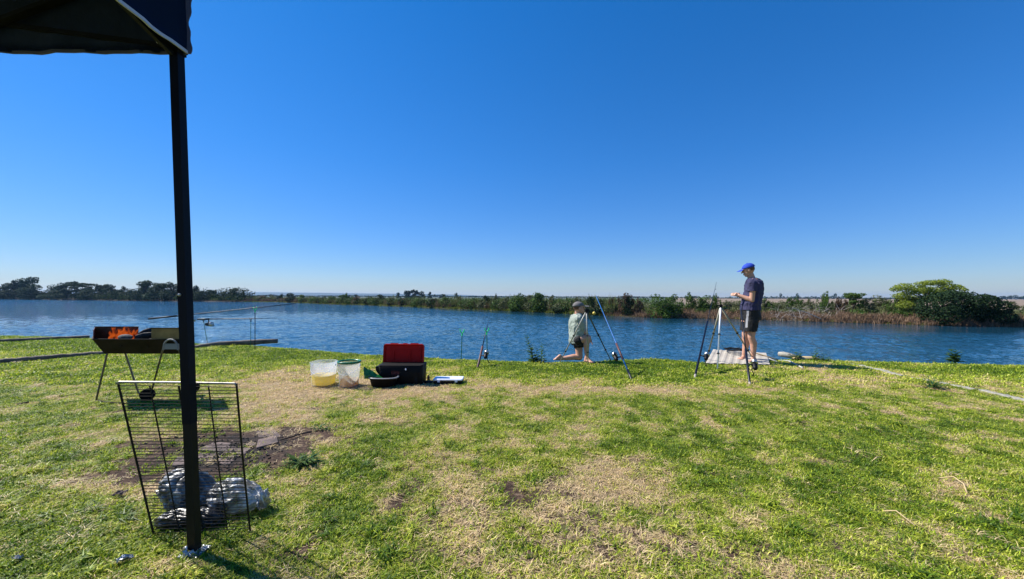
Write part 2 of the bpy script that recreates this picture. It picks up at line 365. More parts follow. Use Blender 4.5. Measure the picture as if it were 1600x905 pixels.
DRYP = [(480, 600, 130, 30, .55), (640, 595, 110, 22, .45), (700, 620, 160, 20, .22), (420, 620, 80, 30, .4), (820, 800, 170, 90, .16), (980, 740, 120, 60, .2), (1130, 860, 200, 60, .2),
        (1320, 590, 120, 14, .45), (1440, 640, 120, 14, .3), (1500, 760, 90, 90, .2), (60, 760, 150, 14, .45), (220, 770, 80, 25, .4), (660, 700, 200, 12, .1), (450, 690, 80, 40, .35),
        (480, 750, 60, 60, .3), (1050, 610, 200, 12, .3), (880, 605, 130, 10, .3), (1240, 575, 90, 8, .4), (250, 890, 90, 30, .3), (1550, 600, 80, 10, .25),
        (100, 830, 160, 60, -.35), (520, 800, 70, 50, -.35), (560, 730, 50, 30, -.3), (1350, 720, 160, 60, -.25), (1050, 690, 160, 20, -.2), (900, 578, 200, 10, -.3), (1150, 640, 100, 20, -.15),
        (200, 590, 200, 40, -.1), (430, 560, 150, 14, -.35), (80, 540, 200, 12, -.4), (1500, 580, 120, 8, -.25), (700, 571, 100, 6, -.3)]
def dry_map(x, y):
    px, py = pix_of(x, y)
    w = 0.40 + (fbm(x * 0.9, y * 0.9, 21, 5) - 0.5) * 0.45 + (fbm(x * 4.2, y * 4.2, 33, 4) - 0.5) * 1.15 + (fbm(x * 15, y * 15, 34, 3) - 0.5) * 1.0
    for cx, cy, rx, ry, a in DRYP: w = w + a * blob(px, py, cx, cy, rx, ry)
    return np.clip(w - 0.04, 0, 1)
def soil_map(x, y):
    w = np.zeros_like(x)
    for p, rx, ry, a in SOILP: w = w + a * np.exp(-(((x - p.x) / rx) ** 2 + ((y - p.y) / ry) ** 2))
    w = w * np.clip(0.3 + 2.2 * (fbm(x * 9, y * 9, 44, 5) - 0.36), 0.1, 1.5)
    w = w + np.clip(fbm(x * 6.1, y * 6.1, 71, 5) - 0.58, 0, 1) * 2.4 * np.clip((6.5 - y) / 3, 0, 1)
    return np.clip(w, 0, 1)

def lawn():
    xs = np.concatenate([np.linspace(-60, -14, 24)[:-1], np.linspace(-14, -6.5, 100)[:-1], np.linspace(-6.5, 6.5, 420), np.linspace(6.5, 13, 90)[1:], np.linspace(13, 60, 24)[1:]])
    ts = np.concatenate([np.linspace(-8, 0.0, 14)[:-1], np.linspace(0.0, 1, 230)])
    X, T = np.meshgrid(xs, ts)
    Sh = shore_y(X); Y = np.where(T < 0, T * 5, T * Sh)
    Z = gz(X, Y)
    # skirt: the bank drops to the lake bed
    rows = [(0.05, -0.12), (0.1, -0.45), (0.3, -1.0), (1.5, -2.0), (6, -2.4)]
    for dy, dz in rows:
        X = np.vstack([X, X[0]]); Y = np.vstack([Y, shore_y(X[0]) + dy + 0.02 * np.sin(X[0] * 9)]); Z = np.vstack([Z, Z[len(ts) - 1] + dz])
    nr, nc = X.shape
    vs = np.stack([X, Y, Z], -1).reshape(-1, 3)
    i = np.arange(nr * nc).reshape(nr, nc)
    fs = np.stack([i[:-1, :-1], i[:-1, 1:], i[1:, 1:], i[1:, :-1]], -1).reshape(-1, 4)
    me = bpy.data.meshes.new('lawn'); me.vertices.add(len(vs)); me.vertices.foreach_set('co', vs.ravel())
    me.loops.add(fs.size); me.loops.foreach_set('vertex_index', fs.ravel()); me.polygons.add(len(fs))
    me.polygons.foreach_set('loop_start', np.arange(len(fs)) * 4); me.polygons.foreach_set('use_smooth', np.ones(len(fs), bool)); me.update(calc_edges=True)
    for nm, fn in (('dry', dry_map), ('soil', soil_map)):
        a = me.attributes.new(nm, 'FLOAT', 'POINT'); a.data.foreach_set('value', fn(vs[:, 0], vs[:, 1]).astype(np.float32))
    o = bpy.data.objects.new('lawn', me); COL.objects.link(o); tag(o, kind='structure')
    m, t, b = newmat('lawn_thatch'); n = t.nodes; L = t.links
    def att(nm):
        a = n.new('ShaderNodeAttribute'); a.attribute_name = nm; return a.outputs['Fac']
    tc = n.new('ShaderNodeTexCoord')
    def nz(scale, det=6, dist=0):
        x = n.new('ShaderNodeTexNoise'); x.inputs['Scale'].default_value = scale; x.inputs['Detail'].default_value = det; x.inputs['Distortion'].default_value = dist
        L.new(tc.outputs['Object'], x.inputs['Vector']); return x.outputs['Fac']
    def ramp(inp, els):
        r = n.new('ShaderNodeValToRGB'); L.new(inp, r.inputs['Fac'])
        while len(r.color_ramp.elements) < len(els): r.color_ramp.elements.new(0.5)
        for e, (p, c) in zip(r.color_ramp.elements, els): e.position = p; e.color = (*c, 1)
        return r.outputs[0]
    def mix(f, a, c, bt='MIX'):
        x = n.new('ShaderNodeMix'); x.data_type = 'RGBA'; x.blend_type = bt
        if isinstance(f, float): x.inputs[0].default_value = f
        else: L.new(f, x.inputs[0])
        L.new(a, x.inputs[6]); L.new(c, x.inputs[7]); return x.outputs[2]
    fine = nz(120, 8, 1.5); mid = nz(28, 6, 1.0)
    green = ramp(fine, [(0.36, (0.035, 0.05, 0.01)), (0.5, (0.2, 0.26, 0.03)), (0.72, (0.46, 0.48, 0.09))])
    straw = ramp(fine, [(0.38, (0.06, 0.04, 0.025)), (0.5, (0.4, 0.29, 0.15)), (0.72, (0.8, 0.62, 0.38))])
    soil = ramp(mid, [(0.3, (0.035, 0.024, 0.018)), (0.55, (0.11, 0.07, 0.05)), (0.75, (0.25, 0.18, 0.12))])
    addn = n.new('ShaderNodeMath'); addn.operation = 'MULTIPLY_ADD'; addn.inputs[1].default_value = 0.9; L.new(mid, addn.inputs[0])
    sub = n.new('ShaderNodeMath'); sub.operation = 'SUBTRACT'; sub.inputs[1].default_value = 0.45; L.new(att('dry'), sub.inputs[0]); L.new(sub.outputs[0], addn.inputs[2])
    dr = ramp(addn.outputs[0], [(0.3, (0, 0, 0)), (0.72, (1, 1, 1))])
    sa = n.new('ShaderNodeMath'); sa.operation = 'MULTIPLY_ADD'; sa.inputs[1].default_value = 1.7; L.new(nz(17, 7, 1.2), sa.inputs[0]); sb_ = n.new('ShaderNodeMath'); sb_.operation = 'SUBTRACT'; sb_.inputs[1].default_value = 0.85; L.new(att('soil'), sb_.inputs[0]); L.new(sb_.outputs[0], sa.inputs[2])
    so_ = ramp(sa.outputs[0], [(0.22, (0, 0, 0)), (0.5, (1, 1, 1))])
    pc = G(362, 704); vd = n.new('ShaderNodeVectorMath'); vd.operation = 'DISTANCE'; vd.inputs[1].default_value = (pc.x, pc.y, 0); L.new(tc.outputs['Object'], vd.inputs[0])
    cm = n.new('ShaderNodeMath'); cm.operation = 'MULTIPLY_ADD'; cm.inputs[1].default_value = 0.9; L.new(nz(9, 6, 1), cm.inputs[0]); L.new(vd.outputs['Value'], cm.inputs[2])
    ch = ramp(cm.outputs[0], [(0.62, (1, 1, 1)), (1.0, (0, 0, 0))]); ashc = ramp(fine, [(0.35, (0.012, 0.011, 0.011)), (0.6, (0.05, 0.045, 0.043)), (0.75, (0.2, 0.17, 0.15))])
    c = mix(so_, mix(dr, green, straw), mix(ch, soil, ashc))
    L.new(c, b.inputs['Base Color']); b.inputs['Roughness'].default_value = 0.95; b.inputs['Specular IOR Level'].default_value = 0.15
    bp = n.new('ShaderNodeBump'); bp.inputs['Strength'].default_value = 0.9; bp.inputs['Distance'].default_value = 0.02
    L.new(fine, bp.inputs['Height']); L.new(bp.outputs[0], b.inputs['Normal'])
    me.materials.append(m)
    return o
lawn()

# ------------------------------------------------------------------ lake
WZ = -0.9
def lake():
    # rippled sheet in front of the lawn (rows and columns widen with distance), flat far out where ripples are too small to see
    az = np.concatenate([[-1.56, -1.3], np.linspace(-1.1, 1.1, 470), [1.3, 1.56]])
    rr = np.concatenate([[4.5, 5.5], 6.6 * np.exp(np.arange(0, 385) * 0.0062), [85, 110, 150, 250, 500, 1600.0]])
    Rr, A = np.meshgrid(rr, az, indexing='ij'); X = Rr * np.sin(A); Y = Rr * np.cos(A)
    c, s_ = math.cos(0.3), math.sin(0.3); U = X * c + Y * s_; V = -X * s_ + Y * c
    wx = U + 0.35 * fbm(U * 0.8, V * 0.8, 5, 2); wy = V + 0.35 * fbm(U * 0.8, V * 0.8, 6, 2)
    h = (1 - np.abs(2 * vnoise(wx * 1.5, wy * 2.9, 1) - 1)) * 0.032 + (1 - np.abs(2 * vnoise(wx * 3.4, wy * 5.6, 2) - 1)) * 0.02 + (vnoise(U * 0.35, V * 0.6, 3) - 0.5) * 0.05 + (vnoise(wx * 5, wy * 8, 4)) * 0.008
    shore_f = np.interp(far_shore(A) - Rr, [0, 1, 8, 13], [0.03, 0.05, 0.2, 1.0]); lanes = 0.25 + 1.4 * fbm(U * 0.1, V * 0.3, 12, 4); calm = shore_f * lanes * np.interp(Rr, [40, 71], [1, 0])
    Z = WZ - 0.02 + (h - .04) * np.clip(calm, 0, 1.3)
    nr, nc = X.shape; vs = np.stack([X, Y, Z], -1).reshape(-1, 3); i = np.arange(nr * nc).reshape(nr, nc)
    fs = np.stack([i[:-1, :-1], i[:-1, 1:], i[1:, 1:], i[1:, :-1]], -1).reshape(-1, 4)[:, ::-1]
    me = bpy.data.meshes.new('lake_water'); me.vertices.add(len(vs)); me.vertices.foreach_set('co', vs.ravel().astype(np.float32))
    me.loops.add(fs.size); me.loops.foreach_set('vertex_index', np.ascontiguousarray(fs).ravel()); me.polygons.add(len(fs))
    me.polygons.foreach_set('loop_start', np.arange(len(fs)) * 4); me.polygons.foreach_set('use_smooth', np.ones(len(fs), bool)); me.update(calc_edges=True)
    ca = me.attributes.new('ripple', 'FLOAT', 'POINT'); ca.data.foreach_set('value', (np.clip(lanes * shore_f, 0, 1.2) * 0.105 * (1 + np.clip((Rr - 30) / 60, 0, 0.8))).astype(np.float32).ravel())
    o = bpy.data.objects.new('lake_water', me); COL.objects.link(o); tag(o, kind='structure')
    m, t, b = newmat('lake_water'); n = t.nodes; L = t.links
    b.inputs['Base Color'].default_value = (0.008, 0.055, 0.098, 1); b.inputs['Roughness'].default_value = 0.03; b.inputs['IOR'].default_value = 1.34
    b.inputs['Specular IOR Level'].default_value = 0.6
    tc = n.new('ShaderNodeTexCoord')
    def wave(sx, sy, rot, scale, det, dist):
        mp = n.new('ShaderNodeMapping'); mp.inputs['Scale'].default_value = (sx, sy, 1); mp.inputs['Rotation'].default_value = (0, 0, rot)
        x = n.new('ShaderNodeTexNoise'); x.inputs['Scale'].default_value = scale; x.inputs['Detail'].default_value = det; x.inputs['Distortion'].default_value = dist; x.inputs['Roughness'].default_value = 0.55
        L.new(tc.outputs['Object'], mp.inputs['Vector']); L.new(mp.outputs[0], x.inputs['Vector']); return x.outputs['Fac']
    w1 = wave(1, 1.6, 0.25, 3.2, 4, 0.6); w2 = wave(1, 1.5, -0.3, 0.5, 3, 0.3)
    ma = n.new('ShaderNodeMath'); ma.operation = 'MULTIPLY_ADD'; ma.inputs[1].default_value = 1.6; L.new(w2, ma.inputs[0]); L.new(w1, ma.inputs[2])
    # wind streaks: calmer towards the right-hand shore
    bp = n.new('ShaderNodeBump'); bp.inputs['Strength'].default_value = 1.0; bp.inputs['Distance'].default_value = 0.13
    ra = n.new('ShaderNodeAttribute'); ra.attribute_name = 'ripple'; L.new(ra.outputs['Fac'], bp.inputs['Distance']); L.new(ma.outputs[0], bp.inputs['Height']); L.new(bp.outputs[0], b.inputs['Normal'])
    o.data.materials.append(m)

# ------------------------------------------------------------------ far bank
far_px = [(-1400, 468), (0, 467.5), (130, 469), (270, 471), (430, 472), (500, 475), (600, 478), (700, 482.5), (800, 486.5), (900, 491.5), (1000, 496), (1100, 498), (1200, 500.5), (1300, 503.5), (1450, 508.5), (1600, 511.5)]
_f = [G(a, b, WZ) for a, b in far_px]
_fa = [math.atan2(p.x, p.y) for p in _f]; _fr = [math.hypot(p.x, p.y) for p in _f]
FA = np.array([-1.45] + _fa + [1.1, 1.35]); FR = np.array([600] + _fr + [_fr[-1] * 1.0, _fr[-1] * 1.6])
def far_shore(a): return np.interp(a, FA, FR)            # distance of the far waterline along azimuth a
def fz(u):                                               # land height against metres behind the waterline
    return np.interp(u, [-3, -0.2, 0, 0.4, 1.5, 6, 40, 400, 2500, 4300], [-2.2, -1.1, WZ - 0.02, WZ + 0.12, WZ + 0.26, WZ + 0.4, -0.3, -0.3, 0.0, 0.5])
def far_land():
    az = np.linspace(-1.45, 1.35, 420); us = np.array([-3, -0.2, 0, 0.25, 0.7, 1.5, 3, 6, 12, 25, 60, 150, 400, 1200, 2500, 4300.])
    A, U = np.meshgrid(az, us)
    jit = (fbm(A * 60, A * 0 + 3, 3) - 0.5) * 0.03
    Rr = far_shore(A) + U
    X = Rr * np.sin(A); Y = Rr * np.cos(A); Z = fz(U) + (U > 0.3) * (U < 30) * (fbm(X * 0.5, Y * 0.5, 8) - 0.5) * 0.25
    nr, nc = X.shape; vs = np.stack([X, Y, Z], -1).reshape(-1, 3); i = np.arange(nr * nc).reshape(nr, nc)
    fs = np.stack([i[:-1, :-1], i[:-1, 1:], i[1:, 1:], i[1:, :-1]], -1).reshape(-1, 4)
    o = mesh_obj('far_ground', vs, fs.tolist(), None, None, True); tag(o, kind='structure')
    m, t, b = newmat('far_dry_ground'); n = t.nodes; L = t.links
    tc = n.new('ShaderNodeTexCoord'); nz = n.new('ShaderNodeTexNoise'); nz.inputs['Scale'].default_value = 0.6; nz.inputs['Detail'].default_value = 8
    cr = n.new('ShaderNodeValToRGB'); cr.color_ramp.elements[0].position = 0.35; cr.color_ramp.elements[1].position = 0.62
    cr.color_ramp.elements[0].color = (0.07, 0.05, 0.03, 1); cr.color_ramp.elements[1].color = (0.3, 0.22, 0.15, 1)
    L.new(tc.outputs['Object'], nz.inputs['Vector']); L.new(nz.outputs['Fac'], cr.inputs['Fac']); b.inputs['Roughness'].default_value = 0.95
    sx = n.new('ShaderNodeSeparateXYZ'); mr = n.new('ShaderNodeMapRange'); mr.inputs['From Min'].default_value = WZ + 0.2; mr.inputs['From Max'].default_value = WZ + 0.4
    mx = n.new('ShaderNodeMix'); mx.data_type = 'RGBA'; mx.inputs[6].default_value = (0.03, 0.022, 0.014, 1)          # wet earth at the waterline
    # dry field on the right, dark scrub land on the left
    ld = n.new('ShaderNodeMath'); ld.operation = 'MULTIPLY_ADD'; ld.inputs[1].default_value = -0.42; L.new(sx.outputs['Y'], ld.inputs[0]); L.new(sx.outputs['X'], ld.inputs[2])
    lm = n.new('ShaderNodeMapRange'); lm.inputs['From Min'].default_value = -6; lm.inputs['From Max'].default_value = 6; L.new(ld.outputs[0], lm.inputs['Value'])
    sc_ = n.new('ShaderNodeMix'); sc_.data_type = 'RGBA'; sc_.inputs[6].default_value = (0.045, 0.06, 0.03, 1); L.new(lm.outputs[0], sc_.inputs[0]); L.new(cr.outputs[0], sc_.inputs[7]); cr = sc_
    L.new(tc.outputs['Object'], sx.inputs[0]); L.new(sx.outputs['Z'], mr.inputs['Value']); L.new(mr.outputs[0], mx.inputs[0]); L.new(cr.outputs[2], mx.inputs[7]); L.new(mx.outputs[2], b.inputs['Base Color'])
    o.data.materials.append(m)
far_land()
lake()

def hills():
    pts = []; n = 160
    for k in range(n + 1):
        px = -300 + 2200 * k / n
        top = np.interp(px, [-300, 100, 380, 480, 600, 700, 780, 900, 1000, 1900], [457, 457, 456.3, 457.3, 459, 460.5, 462.5, 465, 466, 467]) + (fbm(np.array([px * 0.02]), np.array([0.0]), 4)[0] - 0.5) * 1.6
        D = 3600
        a = P(px, top, D); pts.append((Vector((a.x * 0.93, D * 0.93, 0)), a, Vector((a.x * 1.2, D * 1.2, 0))))
    vs = [v for p in pts for v in p]; fs = []
    for k in range(n):
        a, b = 3 * k, 3 * k + 3; fs += [(a, b, b + 1, a + 1), (a + 1, b + 1, b + 2, a + 2)]
    for v in vs:
        if v.z < 1: v.z = -3
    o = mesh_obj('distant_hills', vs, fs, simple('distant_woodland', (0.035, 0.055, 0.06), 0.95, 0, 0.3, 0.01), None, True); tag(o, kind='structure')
hills()

# ------------------------------------------------------------------ foliage templates
def leaf_cloud(clumps, n, size, seed, flat=0.3, shell=0.55):
    """leaf quads spread through ellipsoid clumps; returns verts, faces (numpy)"""
    r = np.random.default_rng(seed); cl = np.array([[*c, *rad] for c, rad in clumps], float)
    w = (cl[:, 3] * cl[:, 4] + cl[:, 4] * cl[:, 5] + cl[:, 3] * cl[:, 5]); idx = r.choice(len(cl), n, p=w / w.sum())
    d = r.normal(size=(n, 3)); d /= np.linalg.norm(d, axis=1, keepdims=True)
    rad = (shell + (1 - shell) * r.random((n, 1)) ** 0.6) * (1 + 0.25 * (r.random((n, 1)) - 0.3) * (r.random((n, 1)) > 0.7))
    c = cl[idx, :3] + d * cl[idx, 3:] * rad
    nrm = d + r.normal(size=(n, 3)) * 0.8; nrm[:, 2] += flat; nrm /= np.linalg.norm(nrm, axis=1, keepdims=True)
    t = np.cross(nrm, r.normal(size=(n, 3))); t /= np.linalg.norm(t, axis=1, keepdims=True); b = np.cross(nrm, t)
    s = size * (0.6 + 0.8 * r.random((n, 1))); bs = s * (0.4 + 0.3 * r.random((n, 1)))
    v = np.stack([c - t * s, c - b * bs, c + t * s, c + b * bs], 1).reshape(-1, 3)
    f = np.arange(n * 4).reshape(n, 4)
    return v, f
def np_mesh(name, v, f, mat):
    me = bpy.data.meshes.new(name); me.vertices.add(len(v)); me.vertices.foreach_set('co', v.astype(np.float32).ravel())
    k = f.shape[1]; me.loops.add(f.size); me.loops.foreach_set('vertex_index', f.ravel().astype(np.int32)); me.polygons.add(len(f))
    me.polygons.foreach_set('loop_start', np.arange(len(f)) * k); me.update(calc_edges=True); me.materials.append(mat); return me
LM = {
    'dark': leafmat('dark_evergreen_leaves', (0.008, 0.022, 0.009), (0.028, 0.055, 0.02), 0.15, 0.8),
    'mid': leafmat('green_shrub_leaves', (0.028, 0.065, 0.012), (0.11, 0.18, 0.035), 0.3),
    'olive': leafmat('olive_grey_leaves', (0.06, 0.07, 0.03), (0.17, 0.19, 0.09), 0.25),
    'lime': leafmat('yellow_green_leaves', (0.1, 0.15, 0.012), (0.3, 0.36, 0.05), 0.4),
    'brown': leafmat('dry_brown_leaves', (0.05, 0.03, 0.018), (0.17, 0.11, 0.06), 0.2),
    'grove': leafmat('far_grove_leaves', (0.016, 0.034, 0.018), (0.045, 0.08, 0.04), 0.2, 0.8),
    'bright': leafmat('bright_weed_leaves', (0.03, 0.07, 0.01), (0.12, 0.2, 0.03), 0.3),
}
def unit_tree(kind, seed, leaf, n):
    """crown and trunk meshes with height 1 and half width about 0.5"""
    r = random.Random(seed); cl = []
    if kind == 'tree':
        for k in range(18):
            a = r.uniform(0, 6.28); z = r.uniform(0.25, 0.9); d = r.uniform(0.05, 0.38) * (1.15 - z * 0.6)
            s = r.uniform(0.08, 0.19); cl.append(((math.cos(a) * d, math.sin(a) * d, z), (s * 0.9, s * 0.9, s * 0.95)))
        for k in range(5):
            a = r.uniform(0, 6.28); cl.append(((math.cos(a) * 0.3, math.sin(a) * 0.3, 0.18), (0.16, 0.16, 0.15)))
    elif kind == 'conic':
        for k in range(14):
            z = 0.12 + 0.86 * k / 13; w = 0.34 * (1 - z) + 0.06; a = r.uniform(0, 6.28); cl.append(((math.cos(a) * w * 0.6, math.sin(a) * w * 0.6, z * 0.95), (w * 0.7, w * 0.7, 0.09)))
    elif kind == 'flat':
        for k in range(10):
            a = k * 0.63 + r.uniform(-.2, .2); d = r.uniform(0.12, 0.42); cl.append(((math.cos(a) * d, math.sin(a) * d, r.uniform(0.66, 0.93)), (0.16, 0.16, 0.055)))
        for k in range(6):
            a = r.uniform(0, 6.28); cl.append(((math.cos(a) * 0.3, math.sin(a) * 0.3, r.uniform(0.45, 0.65)), (0.15, 0.15, 0.06)))
    elif kind == 'shrub':
        for k in range(13):
            a = r.uniform(0, 6.28); d = r.uniform(0.0, 0.38); z = r.uniform(0.18, 0.86 - d * 0.7); s = r.uniform(0.15, 0.23)
            cl.append(((math.cos(a) * d, math.sin(a) * d, z), (s, s, s * 0.8)))
        for k in range(7):
            a = k * 0.9; cl.append(((math.cos(a) * 0.33, math.sin(a) * 0.33, 0.14), (0.17, 0.17, 0.15)))
    elif kind == 'wispy':
        for k in range(40):
            a = r.uniform(0, 6.28); d = r.uniform(0.0, 0.45); z = r.uniform(0.12, 0.9 - d * 0.5); cl.append(((math.cos(a) * d, math.sin(a) * d, z), (0.07, 0.07, 0.12)))
    v, f = leaf_cloud(cl, n, leaf, seed)
    mb = MB(); top = 0.8 if kind != 'shrub' else 0.5
    if kind in ('shrub', 'wispy'):
        for k in range(5):
            a = r.uniform(0, 6.28); mb.tube([(0, 0, -0.05), (math.cos(a) * 0.12, math.sin(a) * 0.12, top * 0.5), (math.cos(a) * 0.28, math.sin(a) * 0.28, top)], [0.018, 0.012, 0.005], 5)
    else:
        mb.tube([(0, 0, -0.03), (0.01, 0.01, 0.3), (-0.01, 0.02, 0.6), (0, 0, top)], [0.035, 0.028, 0.018, 0.006], 6)
        for c, rad in cl[:10]:
            c = Vector(c); mb.tube([(0, 0, max(0.15, c.z * 0.45)), (c.x * 0.5, c.y * 0.5, c.z * 0.75), c], [0.016, 0.011, 0.004], 5)
    return v, f, mb
TPL = {}
def template(kind, seed, leaf, n, mat):
    key = (kind, seed, leaf, n, mat)
    if key not in TPL:
        v, f, mb = unit_tree(kind, seed, leaf, n)
        cm = np_mesh('crown', v, f, LM[mat])
        tm = bpy.data.meshes.new('trunk'); tm.from_pydata([tuple(q) for q in mb.v], [], mb.f); tm.materials.append(M['bark'])
        TPL[key] = (cm, tm)
    return TPL[key]
def plant(name, px, back, top_py, half_px, tpl, label, cat, group=None, parts=('crown', 'trunk'), rz=None):
    """a tree or shrub on the far bank: PX its middle, BACK metres behind the waterline, TOP_PY its top, HALF_PX its half width in the photo"""
    a = math.atan2(px - 800, 600); R0 = float(far_shore(a)) + back
    x, y = R0 * math.sin(a), R0 * math.cos(a); z = float(fz(back)) - 0.05
    H = (P(px, top_py - .6, y).z - z) * (1.1 if tpl[0] in ('shrub', 'wispy') else 1.0); W = half_px / 600 * y * 2.15
    o = empty(name, (x, y, z), rz if rz is not None else random.uniform(0, 6.28)); o.scale = (W, W, H)
    tag(o, label, cat, group)
    for nm, me in zip(parts, template(*tpl)):
        c = bpy.data.objects.new(nm, me); COL.objects.link(c); c.parent = o
    return o

# left-hand grove, about 200 m off
grove = [(8, 446, 30, 'dark round tree at the left end of the far shore, its top feathery'), (24, 436, 24, 'dark tree with a ragged double top on the far shore'), (45, 430, 13, 'tallest wind-bent tree of the far shore grove, leaning right'),
         (58, 444, 20, 'broad low tree right of the tallest wind-bent tree'), (84, 446, 17, 'low bushy tree beside the first gap in the far grove'), (104, 441, 19, 'rounded dense tree above the pale strip of far shore'),
         (128, 441, 15, 'flat-topped tree with a thin leaning crown in the far grove'), (142, 447, 14, 'low dark tree between the flat-topped tree and the spiky one'), (158, 441, 18, 'wide spiky-topped dark tree of the far grove'), (176, 446, 15, 'thin pointed tree just right of the spiky-topped one'),
         (192, 448, 14, 'small pointed tree in the dip of the far grove'), (208, 451, 12, 'lowest shrubby tree before the tall domed clump'), (226, 436, 17, 'domed dark tree, left half of the highest far clump'), (246, 439, 22, 'broad dark tree, right half of the highest far clump, left of the canopy post'),
         (268, 443, 15, 'dark tree seen just left of the canopy post'), (283, 446, 16, 'dark tree standing behind the canopy post'), (304, 446, 11, 'dark round-topped tree just right of the canopy post'), (318, 451, 12, 'low greyish tree right of the canopy post'),
         (333, 451, 11, 'low tree with a notched top above the two left rods'), (349, 457, 9, 'very low shrubby tree in the gap right of the post'), (366, 451, 13, 'rounded tree near the right end of the far grove'), (380, 455, 9, 'last small pointed tree of the far grove')]
kinds = ['tree', 'tree', 'tree', 'shrub', 'shrub', 'tree', 'flat', 'shrub', 'tree', 'conic', 'conic', 'shrub', 'tree', 'tree', 'tree', 'shrub', 'tree', 'shrub', 'tree', 'shrub', 'tree', 'conic']
for i, ((px, ty, hw, lab), k) in enumerate(zip(grove, kinds)):
    plant('grove_tree', px, random.uniform(4, 14), ty, hw, (k, 11 + i % 5, 0.032, 2600, 'grove'), lab, 'tree', 'trees of the grove across the lake')
for i, px in enumerate(range(2, 385, 13)):                # lower layer in front of the grove
    pass

# far gum trees, bluish with distance
for i, (px, ty, hw, lab) in enumerate([(622, 458, 5, 'small hazy gum tree left of the far blue clump'), (638, 455, 9, 'wide hazy gum tree, left of the far blue clump'), (648, 453, 9, 'highest hazy gum tree in the far blue clump'), (659, 456, 6, 'hazy gum tree at the right of the far blue clump'),
                                        (672, 457, 4, 'slim hazy gum tree standing apart, right of the far blue clump'), (692, 460, 7, 'low hazy gum tree beyond the reeds'), (713, 458.5, 4, 'slim hazy tree with a small round top beyond the reeds'), (556, 461, 4, 'tiny hazy tree against the blue hill')]):
    plant('gum_tree', px, 330, ty, hw, ('tree', 31 + i % 3, 0.05, 1300, 'dark'), lab, 'tree', 'hazy gum trees beyond the far bank')

